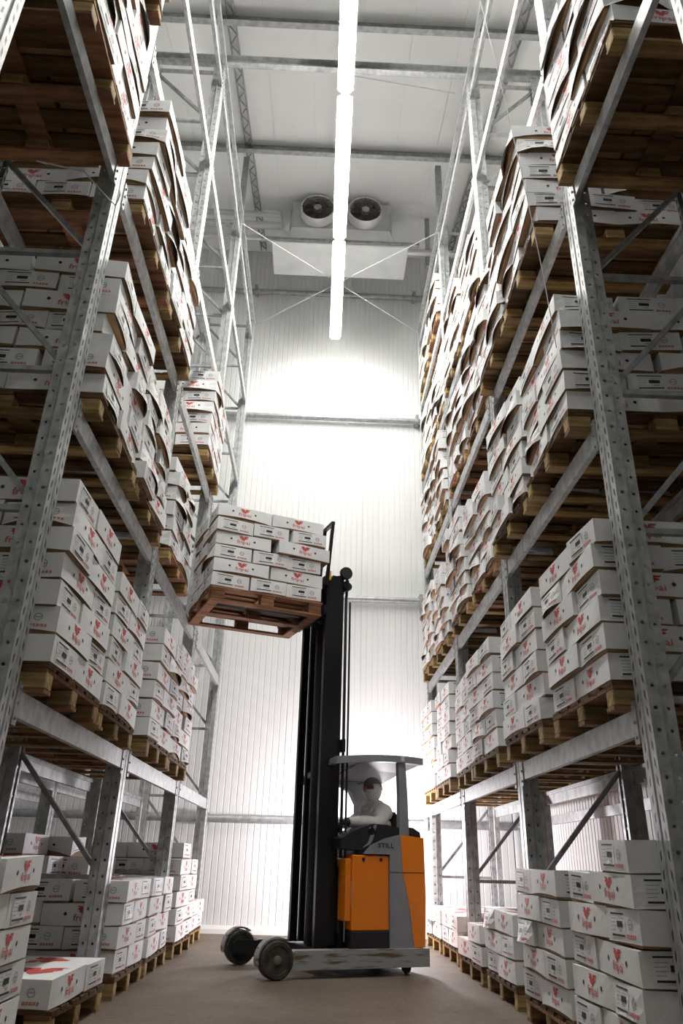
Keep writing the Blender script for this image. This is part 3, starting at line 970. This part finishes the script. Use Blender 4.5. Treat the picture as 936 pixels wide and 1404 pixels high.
ringp = [(0.72 + 0.03 * math.cos(t), 0.60 + 0.13 * math.cos(t), 1.16 + 0.13 * math.sin(t) * 0.35) for t in [2 * math.pi * i / 20 for i in range(21)]]
sw.tube(ringp, 0.014, 8)
part(sw, 'steering_wheel', MAT['black'], smooth=True)
# overhead guard: posts flaring into a slatted roof
def roofz(u):
    return 1.80 + 0.02 * math.sin((u - 0.5) / 0.92 * math.pi) + (-0.045 if u < 0.6 else 0) * (0.6 - u) / 0.1
mb = MB()
mb.prism([(1.165, 1.10), (1.265, 1.10), (1.255, 1.45), (1.235, 1.76), (1.16, 1.76), (1.168, 1.45)], 0.05, 0.11, axis='y')
part(mb, 'guard_post', MAT['tgrey'])
mb = MB()
mb.prism([(1.12, 1.05), (1.24, 1.05), (1.235, 1.45), (1.28, 1.55), (1.41, 1.645), (0.70, 1.645), (0.92, 1.60), (1.05, 1.54), (1.12, 1.42)], 0.90, 0.99, axis='y')
part(mb, 'guard_post', MAT['tgrey'])
rails = []
n = 12
top = [(0.50 + 0.92 * i / n, 1.775 + 0.055 * math.sin(math.pi * min(1, i / n * 0.95) * 0.62) - 0.012 * (i / n) ** 3) for i in range(n + 1)]
poly = top + [(u, z - 0.062) for u, z in reversed(top)]
og = MB().prism(poly, 0.03, 0.11, axis='y')
g = part(og, 'overhead_guard', MAT['tgrey'], smooth=True)
part(MB().prism([(u, z - 0.13) for u, z in poly], 0.95, 1.02, axis='y'), 'guard_side', MAT['tgrey'], g, smooth=True)
def roof_slab(us, v0, v1, th):
    """roof strip over u-stations us between v0 and v1; the roof falls towards the far side"""
    drop = lambda v: 0.13 * max(0.0, (v - 0.1) / 0.88) ** 1.3
    vs_ = []
    for u, z in us:
        for v in (v0, v1):
            vs_ += [(u, v, z - drop(v)), (u, v, z - drop(v) - th)]
    fs_ = [(0, 1, 3, 2), tuple(len(vs_) - 4 + k for k in (0, 2, 3, 1))]
    for k in range(len(us) - 1):
        a = 4 * k
        fs_ += [(a, a + 2, a + 6, a + 4), (a + 1, a + 5, a + 7, a + 3), (a, a + 4, a + 5, a + 1), (a + 2, a + 3, a + 7, a + 6)]
    return MB().add(vs_, fs_)
gp = roof_slab(top[-9:], 0.09, 0.5, 0.055)
gq = roof_slab(top[-9:], 0.5, 0.99, 0.055)
gp.add(gq.v, gq.f)
part(gp, 'guard_roof', MAT['tgrey'], g)
fq = roof_slab(top[:2], 0.09, 0.5, 0.05); fq2 = roof_slab(top[:2], 0.5, 0.99, 0.05); fq.add(fq2.v, fq2.f)
part(fq, 'guard_front', MAT['tgrey'], g)
for i in range(6):
    vv = 0.19 + i * 0.135
    part(roof_slab(top[1:-8], vv - 0.032, vv + 0.032, 0.042), 'guard_slat', MAT['tgrey'], g)
part(MB().box((1.195, 0.028, 1.80), (0.035, 0.003, 0.05)), 'number_plate', MAT['sticker'], g)

# mast: three nested channels each side, cylinders, chains, hoses
MT = 3.66
for sgn, vc in ((1, 0.20), (-1, 0.86)):
    for j, (du, dv, w, ht) in enumerate(((0.44, 0.0, 0.075, MT - 0.06), (0.52, 0.035, 0.07, MT - 0.02), (0.595, 0.06, 0.065, MT))):
        v0 = vc + sgn * dv
        mb = MB()
        t = 0.016
        a, b = du - w / 2, du + w / 2
        o_, i_ = v0, v0 + sgn * 0.05
        lo, hi = min(o_, i_), max(o_, i_)
        if sgn > 0:
            pr = [(a, lo), (b, lo), (b, hi), (b - t, hi), (b - t, lo + t), (a + t, lo + t), (a + t, hi), (a, hi)]
        else:
            pr = [(a, hi), (a, lo), (a + t, lo), (a + t, hi - t), (b - t, hi - t), (b - t, lo), (b, lo), (b, hi)]
        mb.prism(pr, 0.2 + 0.01 * j, ht, axis='z')
        part(mb, 'mast_rail', MAT['mast'])
for z in (0.25, 1.9, MT - 0.12):
    part(MB().box((0.645, 0.53, z), (0.03, 0.66, 0.12)), 'mast_crossbar', MAT['mast'])
for vv, uu in ((0.36, 0.56), (0.70, 0.56)):
    cy = part(MB().tube([(uu, vv, 0.2), (uu, vv, 2.1)], 0.032, 14), 'lift_cylinder', MAT['mast'], smooth=True)
    part(MB().tube([(uu, vv, 2.1), (uu, vv, MT - 0.1)], 0.02, 12), 'piston_rod', MAT['chrome'], cy, smooth=True)
part(MB().tube([(0.50, 0.53, 0.2), (0.50, 0.53, MT - 0.5)], 0.06, 18), 'free_lift_cylinder', MAT['mast'], smooth=True)
part(MB().box((0.62, 0.53, 1.9), (0.012, 0.5, 3.2)), 'mast_screen', MAT['mast'])
part(MB().tube([(0.67, 0.17, 0.25), (0.67, 0.17, 0.62)], 0.012, 8), 'tilt_rod', MAT['chrome'], smooth=True)
part(MB().tube([(0.585, 0.40, 0.3), (0.585, 0.40, MT - 0.05)], 0.007, 8), 'lift_chain', MAT['chrome'], smooth=True)
hs = MB()
hs.tube([(0.66, 0.27, 0.3), (0.665, 0.265, 2.0), (0.66, 0.27, MT - 0.25), (0.68, 0.28, MT - 0.08), (0.66, 0.29, MT + 0.05), (0.60, 0.30, MT)], 0.016, 8)
hs.tube([(0.68, 0.21, 0.4), (0.685, 0.21, 2.2), (0.68, 0.21, MT - 0.3)], 0.011, 8)
part(hs, 'hydraulic_hose', MAT['black'], smooth=True)
pl = MB().lathe([(0.0001, -0.025), (0.065, -0.025), (0.07, -0.015), (0.055, -0.01), (0.055, 0.01), (0.07, 0.015), (0.065, 0.025), (0.0001, 0.025)], (0.64, 0.24, MT + 0.03), 'y', 20)
pl.lathe([(0.0001, -0.02), (0.045, -0.02), (0.045, 0.02), (0.0001, 0.02)], (0.66, 0.24, MT - 0.12), 'y', 16)
part(pl, 'hose_pulley', MAT['black'], smooth=True)
# carriage, backrest and forks
FZ = 3.16
cg = MB()
for z in (FZ + 0.06, FZ + 0.38):
    cg.box((0.375, 0.53, z), (0.035, 0.78, 0.09))
cg.box((0.41, 0.53, FZ + 0.22), (0.03, 0.5, 0.4))
car = part(cg, 'fork_carriage', MAT['mast'])
br = MB()
for vv in (0.10, 0.32, 0.53, 0.74, 0.96):
    br.bar((0.36, vv, FZ + 0.3), (0.41, vv, FZ + 1.02), 0.03, 0.03, upv=(0, 1, 0))
br.bar((0.41, 0.085, FZ + 1.02), (0.41, 0.975, FZ + 1.02), 0.035, 0.035)
part(br, 'load_backrest', MAT['mast'])
for vv in (0.36, 0.70):
    fk = MB()
    fk.prism([(0.36, FZ - 0.0), (0.36, FZ + 0.42), (0.325, FZ + 0.42), (0.325, FZ + 0.035), (-0.75, FZ + 0.015), (-0.75, FZ + 0.005), (0.3, FZ - 0.012)], vv - 0.05, vv + 0.05, axis='y')
    part(fk, 'fork', MAT['mast'])
part(MB().box((0.385, 0.12, FZ + 0.42), (0.05, 0.04, 0.1)), 'side_shifter', MAT['yellow'], car)

# load on the forks
tm = Matrix.Translation(TO) @ Matrix.Rotation(TA, 4, 'Z')
pc = tm @ Vector((0.285 - PA / 2, 0.02 + PB / 2, 0))
fp_z = FZ + 0.036 - PH + 0.1
fp_z = FZ - 0.062
make_pallet(pc.x, pc.y, fp_z, TA, 'reddish wooden pallet raised on the truck forks', parts=True, perimeter=True, mat='wood_red')
stack('f', 'load raised on the truck forks', pc.x, pc.y, fp_z + PH, TA, 6, -1, 1.0,
      skip={(5, 'FA')}, flip=0, shift={(4, 'NA'): (0.03, -0.03), (3, 'NA'): (0.06, -0.02)})

# ------------------------------------------------------------------ driver
def skinned(name, verts, edges, radii, mat, root_i=0, sub=2, parent=None):
    me = bpy.data.meshes.new(name)
    me.from_pydata(verts, edges, [])
    o = bpy.data.objects.new(name, me)
    COL.objects.link(o)
    md = o.modifiers.new('skin', 'SKIN')
    md.use_smooth_shade = True
    sv = me.skin_vertices[0].data
    for i, rr in enumerate(radii):
        sv[i].radius = rr if isinstance(rr, tuple) else (rr, rr)
        sv[i].use_root = (i == root_i)
    ss = o.modifiers.new('sub', 'SUBSURF'); ss.levels = sub; ss.render_levels = sub
    dg = bpy.context.evaluated_depsgraph_get()
    me2 = bpy.data.meshes.new_from_object(o.evaluated_get(dg))
    me2.name = name
    bpy.data.objects.remove(o); bpy.data.meshes.remove(me)
    me2.materials.clear()
    for m in (mat if isinstance(mat, list) else [mat]):
        me2.materials.append(m)
    me2.shade_smooth()
    o = bpy.data.objects.new(name, me2)
    COL.objects.link(o)
    if parent: o.parent = parent
    return o
def P(u, v, z):
    return (u, v, z)
bv, be, brd = [], [], []
def node(p, r, link=None):
    bv.append(p); brd.append(r)
    if link is not None: be.append((link, len(bv) - 1))
    return len(bv) - 1
pel = node(P(1.13, 0.52, 1.06), (0.16, 0.18))
wst = node(P(1.14, 0.52, 1.16), (0.165, 0.18), pel)
chs = node(P(1.13, 0.50, 1.27), (0.165, 0.19), wst)
shl = node(P(1.115, 0.49, 1.355), (0.125, 0.14), chs)
nck = node(P(1.10, 0.48, 1.43), 0.055, shl)
hd0 = node(P(1.085, 0.475, 1.50), (0.075, 0.07), nck)
hd1 = node(P(1.085, 0.475, 1.575), (0.084, 0.076), hd0)
for sv_, dv in ((-1, 0.30), (1, 0.68)):
    s1 = node(P(1.12, 0.49 + sv_ * 0.155, 1.335), 0.09, shl)
    if sv_ < 0:
        el = node(P(1.05, 0.25, 1.20), 0.078, s1)
        ml = node(P(0.93, 0.27, 1.225), 0.068, el)
        wr_ = node(P(0.77, 0.31, 1.225), 0.05, ml)
        hand_dir = Vector((-1, 0.12, -0.12)).normalized()
    else:
        el = node(P(0.97, 0.70, 1.22), 0.075, s1)
        ml = node(P(0.88, 0.66, 1.22), 0.05, el)
        wr_ = node(P(0.76, 0.60, 1.22), 0.04, ml)
        hand_dir = Vector((-1, -0.2, -0.05)).normalized()
    wp = Vector(bv[wr_])
    pm_ = node(tuple(wp + hand_dir * 0.05), (0.03, 0.022), wr_)
    sd = Vector((0, 1, 0))
    for q, (off, ln) in enumerate(((-0.027, 0.045), (-0.009, 0.052), (0.009, 0.05), (0.027, 0.042))):
        f1 = node(tuple(wp + hand_dir * 0.085 + sd * off), 0.0095, pm_)
        f2 = node(tuple(wp + hand_dir * (0.085 + ln * 0.55) + sd * off + Vector((0, 0, -0.015))), 0.009, f1)
        node(tuple(wp + hand_dir * (0.085 + ln * 0.75) + sd * off + Vector((0, 0, -0.045))), 0.008, f2)
    t1 = node(tuple(wp + hand_dir * 0.045 + sd * (-0.04 * sv_)), 0.011, pm_)
    node(tuple(wp + hand_dir * 0.085 + sd * (-0.055 * sv_) + Vector((0, 0, -0.015))), 0.009, t1)
for sv_ in (-1, 1):
    h1 = node(P(1.10, 0.52 + sv_ * 0.09, 1.05), 0.085, pel)
    k1 = node(P(0.83, 0.63 + sv_ * 0.10, 0.98), 0.06, h1)
    a1 = node(P(0.84, 0.66 + sv_ * 0.09, 0.34), 0.045, k1)
    node(P(0.75, 0.66 + sv_ * 0.09, 0.285), 0.035, a1)
person = skinned('person', bv, be, brd, [MAT['jacket'], MAT['skin'], MAT['glove'], MAT['trouser']], 0)
for pol in person.data.polygons:
    c = pol.center
    if c.z > 1.445 and c.x < 1.25: pol.material_index = 1
    elif c.x < 0.755 and c.z > 1.1: pol.material_index = 2
    elif c.z < 1.07: pol.material_index = 3
person.location = TO; person.rotation_euler = (0, 0, TA)
tag(person, 'truck driver in white jacket and hood seated at the controls', 'person')
HC = Vector((1.085, 0.475, 1.535))
def head_shell(r, zlo, zhi, keep, n=24, m=14):
    """ellipsoid shell around the head; keep(dir) decides which faces stay"""
    mb = MB()
    vs = []
    for j in range(m + 1):
        ph = math.pi * j / m
        for i in range(n):
            th = 2 * math.pi * i / n
            vs.append(HC + Vector((r[0] * math.sin(ph) * math.cos(th), r[1] * math.sin(ph) * math.sin(th), r[2] * math.cos(ph))))
    fs = []
    for j in range(m):
        for i in range(n):
            q = (j * n + i, j * n + (i + 1) % n, (j + 1) * n + (i + 1) % n, (j + 1) * n + i)
            c = sum((vs[k] for k in q), Vector()) / 4 - HC
            if keep(c):
                fs.append(q)
    used = sorted({i for f in fs for i in f}); mp_ = {o_: n_ for n_, o_ in enumerate(used)}
    mb.add([vs[i] for i in used], [tuple(mp_[i] for i in f) for f in fs])
    return mb
def face_gap(c):
    # opening for the eyes: front is -u, turned a little towards the camera (-v)
    f = Vector((-0.94, -0.34, 0))
    return c.dot(f) > 0.045 and -0.012 < c.z < 0.045
hood_m = head_shell((0.100, 0.090, 0.118), 0, 0, lambda c: not face_gap(c))
hood_m.lathe([(0.075, -0.14), (0.095, -0.17), (0.125, -0.19), (0.12, -0.205), (0.07, -0.16)], tuple(HC), 'z', 24)
bal = part(hood_m, 'balaclava', MAT['jacket'], person, smooth=True)
def cap_keep(c):
    f = Vector((-0.94, -0.34, 0))
    return c.z > 0.058 or c.z > 0.058 + 0.75 * (c.dot(f) + 0.0)
cp = head_shell((0.107, 0.097, 0.124), 0, 0, cap_keep)
pk = MB()
pk.add([tuple(HC + Vector(p)) for p in ((-0.10, -0.07, 0.055), (-0.155, -0.055, 0.045), (-0.165, 0.0, 0.045), (-0.14, 0.045, 0.05), (-0.095, 0.06, 0.055), (-0.10, -0.07, 0.063), (-0.155, -0.055, 0.053), (-0.165, 0.0, 0.053), (-0.14, 0.045, 0.058), (-0.095, 0.06, 0.063))],
       [(4, 3, 2, 1, 0), (5, 6, 7, 8, 9), (0, 1, 6, 5), (1, 2, 7, 6), (2, 3, 8, 7), (3, 4, 9, 8)])
cpo = part(cp, 'cap', MAT['cap'], person, smooth=True)
part(pk, 'cap_peak', MAT['cap'], cpo)
fc = MB()
f3 = Vector((-0.94, -0.34, 0)); s3 = Vector((0.34, -0.94, 0))
for s in (-1, 1):
    c = HC + f3 * 0.085 + s3 * 0.03 * s + Vector((0, 0, 0.016))
    fc.lathe([(0.0001, 0.007), (0.005, 0.004), (0.008, 0.0), (0.005, -0.004), (0.0001, -0.007)], tuple(c), 'z', 10)
part(fc, 'eyes', MAT['black'], person, smooth=True)
ns = MB()
c = HC + f3 * 0.092
ns.tube([tuple(c + Vector((0, 0, 0.025)) - f3 * 0.006), tuple(c + f3 * 0.006 + Vector((0, 0, 0.0))), tuple(c + f3 * 0.014 + Vector((0, 0, -0.02)))], [0.008, 0.012, 0.014], 8)
part(ns, 'nose', MAT['skin'], person, smooth=True)
col = MB()
col.lathe([(0.085, 1.375), (0.10, 1.385), (0.098, 1.43), (0.082, 1.44), (0.075, 1.41)], (1.10, 0.483, 0), 'z', 24)
part(col, 'collar', MAT['jacket'], person, smooth=True)

# ------------------------------------------------------------------ ceiling lamps
LZ, LX = 9.22, 0.035
SEG = 2.31
names = ['farthest lit strip lamp, hanging before the end wall', 'second lit strip lamp from the end wall', 'third lit strip lamp from the end wall', 'fourth lit strip lamp from the end wall', 'strip lamp overhead behind the camera']
for i in range(4):
    y1 = 10.42 - i * SEG
    y0 = y1 - SEG + 0.09
    ym = (y0 + y1) / 2
    lm = empty('strip_lamp', (LX, ym, LZ), names[i], 'lamp', 'strip lamps over the aisle')
    MB().prism([(LX - 0.035, LZ + 0.115), (LX + 0.035, LZ + 0.115), (LX + 0.072, LZ + 0.075), (LX + 0.072, LZ + 0.06), (LX - 0.072, LZ + 0.06), (LX - 0.072, LZ + 0.075)], y0 + 0.01, y1 - 0.01, axis='y').obj('housing', MAT['housing'], lm)
    MB().prism([(LX - 0.07, LZ + 0.058), (LX - 0.075, LZ + 0.03), (LX - 0.06, LZ), (LX + 0.06, LZ), (LX + 0.075, LZ + 0.03), (LX + 0.07, LZ + 0.058)], y0, y1, axis='y').obj('diffuser', MAT['tube'], lm)
    for s_ in (-1, 1):
        MB().prism([(LX + s_ * 0.06, LZ + 0.066), (LX + s_ * 0.088, LZ + 0.060), (LX + s_ * 0.096, LZ + 0.034), (LX + s_ * 0.090, LZ + 0.034), (LX + s_ * 0.083, LZ + 0.055), (LX + s_ * 0.06, LZ + 0.060)], y0, y1, axis='y').obj('reflector', MAT['housing'], lm)
    for ye in (y0 + 0.35, y1 - (0.35 if i else 0.14)):
        MB().tube([(LX, ye, LZ + 0.11), (LX, ye, ceil_z(ye))], 0.005, 6).obj('hanger', MAT['wire'], lm)
    MB().box((LX, y0 - 0.045, LZ + 0.07), (0.09, 0.088, 0.07)).obj('coupler', MAT['housing'], lm)

# ------------------------------------------------------------------ evaporator (cooler) and pipes
CX, CY, CZ = 0.06, 9.30, 10.38
cl = empty('evaporator', (CX, CY + 0.5, CZ), 'ceiling evaporator cooler with two big fans above the aisle end', 'cooler')
MB().cbox((CX, CY + 0.45, CZ + 0.03), (2.34, 0.78, 0.05), 0.01).obj('drip_tray', MAT['cooler'], cl)
MB().box((CX, CY + 0.50, CZ + 0.49), (1.78, 0.62, 0.84)).obj('casing', MAT['cooler_grey'], cl)
mb = MB()
mb.add([(CX - 0.93, CY + 0.10, CZ + 0.10), (CX + 0.93, CY + 0.10, CZ + 0.10), (CX + 0.84, CY + 0.0, CZ + 0.30), (CX - 0.84, CY + 0.0, CZ + 0.30), (CX - 0.93, CY + 0.18, CZ + 0.10), (CX + 0.93, CY + 0.18, CZ + 0.10), (CX + 0.84, CY + 0.19, CZ + 0.30), (CX - 0.84, CY + 0.19, CZ + 0.30)],
       [(0, 1, 2, 3), (5, 4, 7, 6), (0, 4, 5, 1), (3, 2, 6, 7), (1, 5, 6, 2), (0, 3, 7, 4)])
mb.obj('front_lip', MAT['cooler'], cl)
MB().box((CX, CY + 0.06, CZ + 0.065), (2.7, 0.06, 0.05)).obj('shadow_gap_bar', MAT['galv2'], cl)  # dark bar added to stand for the shadow gap between lip and tray
MB().box((CX, CY + 0.10, CZ + 0.62), (1.70, 0.18, 0.62)).obj('fan_plate', MAT['cooler_grey'], cl)
for sx in (-0.41, 0.41):
    fx, fz = CX + sx, CZ + 0.62
    fr = MB().lathe([(0.262, 0.14), (0.27, -0.10), (0.285, -0.11), (0.298, -0.09), (0.29, 0.14)], (fx, CY - 0.06, fz), 'y', 36).obj('fan_ring', MAT['cooler'], cl, smooth=True)
    MB().lathe([(0.0001, 0.02), (0.27, 0.02)], (fx, CY - 0.05, fz), 'y', 36).obj('fan_back', MAT['fan'], fr)
    bl = MB()
    for k in range(6):
        t = 2 * math.pi * k / 6
        e = Vector((math.cos(t), 0, math.sin(t))); s = Vector((-math.sin(t), 0, math.cos(t)))
        q = [e * 0.06 - s * 0.03, e * 0.24 - s * 0.06, e * 0.24 + s * 0.07, e * 0.06 + s * 0.03]
        dd = [0.02, 0.02, -0.04, -0.02]
        bl.add([Vector((fx, CY - 0.09, fz)) + a + Vector((0, d, 0)) for a, d in zip(q, dd)] + [Vector((fx, CY - 0.085, fz)) + a + Vector((0, d, 0)) for a, d in zip(q, dd)],
               [(0, 1, 2, 3), (7, 6, 5, 4), (0, 4, 5, 1), (1, 5, 6, 2), (2, 6, 7, 3), (3, 7, 4, 0)])
    bl.obj('fan_blades', MAT['fan_blade'], fr)
    gr = MB()
    for rr in (0.075, 0.11, 0.145, 0.18, 0.215, 0.25):
        gr.tube([(fx + rr * math.cos(2 * math.pi * i / 24), CY - 0.165, fz + rr * math.sin(2 * math.pi * i / 24)) for i in range(25)], 0.004, 5)
    for k in range(8):
        t = 2 * math.pi * k / 8
        gr.tube([(fx + 0.06 * math.cos(t), CY - 0.165, fz + 0.06 * math.sin(t)), (fx + 0.285 * math.cos(t), CY - 0.165, fz + 0.285 * math.sin(t))], 0.004, 5)
    gr.obj('grille', MAT['fan'], fr)
    MB().lathe([(0.0001, -0.175), (0.06, -0.172), (0.075, -0.155), (0.075, -0.1)], (fx, CY, fz), 'y', 20).obj('fan_motor', MAT['galv2'], fr, smooth=True)
for sx in (-0.8, 0.8):
    MB().tube([(CX + sx, CY + 0.5, CZ + 0.9), (CX + sx, CY + 0.5, ceil_z(CY + 0.5))], 0.012, 6).obj('hanger', MAT['galv2'], cl)
# pipework left and right of the cooler
for (x0, x1, yy, zz, rr, lab) in ((-3.6, -0.95, 9.55, 10.95, 0.07, 'thick clad refrigerant pipe left of the cooler'), (-3.6, -1.0, 9.62, 10.72, 0.045, 'thin lower refrigerant pipe left of the cooler'),
                                 (-3.4, -1.0, 9.55, 11.22, 0.05, 'upper refrigerant pipe left of the cooler'), (1.25, 2.6, 9.7, 10.62, 0.06, 'clad pipe right of the cooler')):
    mb = MB().tube([(x0, yy, zz), (x1, yy, zz)], rr, 14)
    tag(mb.obj('pipe', MAT['steel_tube'], smooth=True), lab, 'pipe')
tag(MB().tube([(-1.3, 9.5, 11.25), (-1.02, 9.5, 11.22), (-0.98, 9.48, 11.05), (-0.97, 9.45, 10.8), (-0.9, 9.4, 10.68), (-0.82, 9.38, 10.62)], 0.018, 8).obj('cooler_cable', MAT['cable'], smooth=True), 'white cable looping down beside the cooler', 'cable')
for xx, lab in ((-1.72, 'grey hanger post left of the cooler'), (1.62, 'grey hanger post right of the cooler')):
    tag(MB().box((xx, 9.75, (10.35 + ceil_z(9.75)) / 2), (0.08, 0.05, ceil_z(9.75) - 10.35)).obj('hanger_post', MAT['galv2']), lab, 'post')
# loose cord hanging along the right rack
tag(MB().tube([(0.98, 3.35, 7.3), (1.06, 3.34, 6.4), (1.14, 3.33, 5.5), (1.20, 3.32, 4.7), (1.24, 3.32, 4.1), (1.27, 3.33, 3.55)], 0.003, 6).obj('hanging_cord', MAT['cable']), 'thin white cord hanging down in front of the right rack', 'cord')
tag(MB().tube([(-1.36, 3.30, 4.62), (-1.33, 3.26, 4.52), (-1.36, 3.30, 4.47), (-1.42, 3.33, 4.55), (-1.6, 3.3, 4.75), (-1.9, 3.28, 4.80)], 0.005, 6).obj('loose_strap', MAT['cable'], smooth=True), 'loose white strap dangling at the left upright', 'strap')
eb = empty('junction_box', (XR_WALL - 0.05, 10.2, 1.3), 'small grey junction box on the right wall', 'box')
MB().cbox((XR_WALL - 0.05, 10.2, 1.3), (0.08, 0.14, 0.18), 0.008).obj('box_body', MAT['galv2'], eb)
MB().tube([(XR_WALL - 0.04, 10.27, 1.33), (XR_WALL - 0.04, 10.6, 1.36)], 0.012, 8).obj('conduit', MAT['cable'], eb)

# ------------------------------------------------------------------ place the cartons: 300 that show largest as things, the rest as one mass
VISIBLE = (
    'r0a02NA l0a10NA r0a04NA r0a01NA r0a03NA r0a05NA r1a01NA l2a04NA r1a02NA r1a04NA r1a03NA r1a00NA r1a05NA l1a01NA l1a04NA l1a03NA r2a04NA l0b02NA '
    'l1a00NA l2a00NA r2a02NA l1a06NA l0a04FA r3o01NA l1a05NA l2a02NA l2a06NA r3o00NA r0a01FA r2a00NA l2a01NA r0a03FA r2a01NA l1a02NA l0b01NA r2a03NM '
    'l2a05NM r3a01NA r2a05NA r0a14NA l3a01NA r2a03NA r3o00FA l0b03NA l0a10FA l0a03FA r0a12NA r0a10NA l0a02FA r2a05NM r1a03FA r2a01NM l3a02NA r1a01FA '
    'l3a06NA l2a05NA l3o00FA l3a04NA l3o00NA f1NB l0b05NB r3a06NA r3a05NA l3a00NM r3a00NB l0b03NM r0a11NA l0b01NM f3NA l3o02FA f5NB l0b00NA f3NB r0a13NA '
    'r3a02NA l0a01FA r0a02FA l1a02FA r3a00NA r3a03NA l1a00FA r3a01NM r1a05FA f1NA r1a11NA l3a03NA r3o06FA f4NB l2a01NM f0NB l2a03NM l0c05NA r1a10NA l1a06FA '
    'r0a04FA l3o04FA l2a03NA l1a04FA r0a00FA f2NB f5NA r1a15NA r0a13FA l3a01NB l0b05FB l3a00NA l2a10NA r0b00NA r1a13NA r2a02NB l1a11NA r1a12NA r3a04NA '
    'l2a06FA l1a13NA r0a11FA r0b02NA l3a00NB r1a00FA l1a15NA l1b05NA r3o03NA r3a02NB l1b03NA r1b02NA r3a02FA r1a04NM r1a14NA l3a05NA l2a06NB r0a12FA '
    'l1b01NA l3o00FM f0NM f2NM l1b04NA r1a02FA l1b00NA f4NM r1a10FA r3o04FA r2a11NA l1a12FA f4NA f0NA r2a04NB r0b01NA r2a10NA l2a03FA l0c04NA l3b14NA '
    'l0b04FM r1a04FA l1b02NA l1a10NA r3o00FM r1b04NA l1a10FA f2NA r0a10FA r2a13NA l3b15NA l0a00FA r3o03FA l2a00FA l2a04FA l3a05FA r1a14FA r3a04FA l1a03FA '
    'r1b05NA r2a00FA l1a14NA l3b10NA r3a01NB l2a14FA r2a10FA r2a14FA l3b16NA r1a12FA l3b11NA r3o02FA r3o01FA r1b00NA r0a14FA l3b13NA r3a06FA l0b04NB '
    'r3a00FA l2a02FA r0b01FA l2a02NB r1b03NA l1a01FA l1a14FA r0b11NA r3o05FA l1a05FA l2a01FA r2a03FA r3a11NA l2a05FA r2a15NA r2a16FA l0c04NM l1a12NA '
    'r2a05FA r1b01NA r3o02NA l3o03NA r2b03NA l2a15NA r0b10NA l3b12NA r2a01FA r3a05FA l0b00FA l3o03FA r2a00NB l2b03NA l0b10NA l2b04NA l0c00NA l3a01FA '
    'r1a13FA r2a02FA l2a10FA l2a04NB l2a11NA l3a10NA l2b00NA r0c01NA r1a02NM l0b12NA l0b13NA l3a04FA l3a02FA l0c03NA r2a11FA r3o07FA l2b01NA r2a12NA '
    'r0a00NA r2b04NA l2b02NA r0b02FA r2a04FA l1b02FA r1a11FA l2a13NA r2b04FA l0c02NA l0b02FA l3o07FA r0b10FA l3a03FA r1b01FA r3a13FA r2a14NA l0c01NA '
    'l2a12NA r3b02FA l2b05NA l0a03NA r3a10NA l1a11FA r1b03FA l3a15FA r2b02FA r2b10NA l1b04FA r2b00NA l3a11NA r3a01FA l3a13NA r1b05FA l0b11NA r3a10FA '
    'l1a15FA r3o05NA l0b13FA r2a13FA l2b02FA l2a16FA l0b03FA l3a00FA r2a12FA r1c00NA r2b14NA l2a13FA l3o05FA r2b13FA l3a02NB r0c11NA r1c06NA r0b00FA '
    'l3a15NA l0b02NB l2a14NA r3a16FA '
)
def area_guess(b):
    c = b['m'].translation + Vector((0, 0, 0.07))
    d = c - Vector((0, 0, CAM_Z))
    z = d.dot(fwd)
    if z < 0.3: return 0
    px = 468 + 1007 * d.dot(rgt) / z; py = 702 - 1007 * d.dot(upv) / z
    if not (-30 < px < 966 and -30 < py < 1434): return 0
    return 1 / (z * z)
if VISIBLE is None:
    order = sorted(ALLBOX, key=lambda b: -area_guess(b))
    chosen = {b['key'] for b in order[:300]}
else:
    chosen = set(VISIBLE.split()[:300])
def arrays(mbs, mat_offsets):
    V, LP, LS, MI = [], [], [], []
    o = 0
    for mb, mo in zip(mbs, mat_offsets):
        V += mb.v
        for f, m in zip(mb.f, mb.m):
            LS.append(len(f)); LP += [i + o for i in f]; MI.append(m + mo)
        o += len(mb.v)
    return np.array(V, dtype=np.float64), np.array(LP, dtype=np.int32), np.array(LS, dtype=np.int32), np.array(MI, dtype=np.int32)
VARR = [arrays((v[0], v[1], v[2], TRAY_MB), (0, 0, 0, 6)) for v in VARS]
Vs, Ls, Ss, Ms = [], [], [], []
off = 0
for b in ALLBOX:
    if b['key'] in chosen:
        e = empty('carton', (0, 0, 0), b['label'], 'carton', b['group'])
        e.matrix_world = b['m']
        for nm, me in (('lid', LIDS[b['v']]), ('tray', TRAY)):
            o = bpy.data.objects.new(nm, me); COL.objects.link(o); o.parent = e
            if nm == 'lid':
                for q in LABS[b['v']]:
                    lo = bpy.data.objects.new('shipping_label', q); COL.objects.link(lo); lo.parent = o
    else:
        va, lp, ls, mi = VARR[b['v']]
        m = np.array(b['m'])
        Vs.append(va @ m[:3, :3].T + m[:3, 3]); Ls.append(lp + off); Ss.append(ls); Ms.append(mi)
        off += len(va)
if Vs:
    V = np.concatenate(Vs); Lp = np.concatenate(Ls); S = np.concatenate(Ss); Mi = np.concatenate(Ms)
    me = bpy.data.meshes.new('cartons')
    me.vertices.add(len(V)); me.vertices.foreach_set('co', V.astype(np.float32).ravel())
    me.loops.add(len(Lp)); me.loops.foreach_set('vertex_index', Lp)
    me.polygons.add(len(S)); st = np.zeros(len(S), dtype=np.int32); st[1:] = np.cumsum(S)[:-1]
    me.polygons.foreach_set('loop_start', st)
    for mm in LID_MATS + [MAT['kraft']]:
        me.materials.append(mm)
    me.polygons.foreach_set('material_index', Mi)
    me.update(calc_edges=True)
    co = bpy.data.objects.new('cartons', me); COL.objects.link(co)
    tag(co, 'remaining white cartons stacked deeper and farther on the rack pallets', 'cartons', kind='stuff')
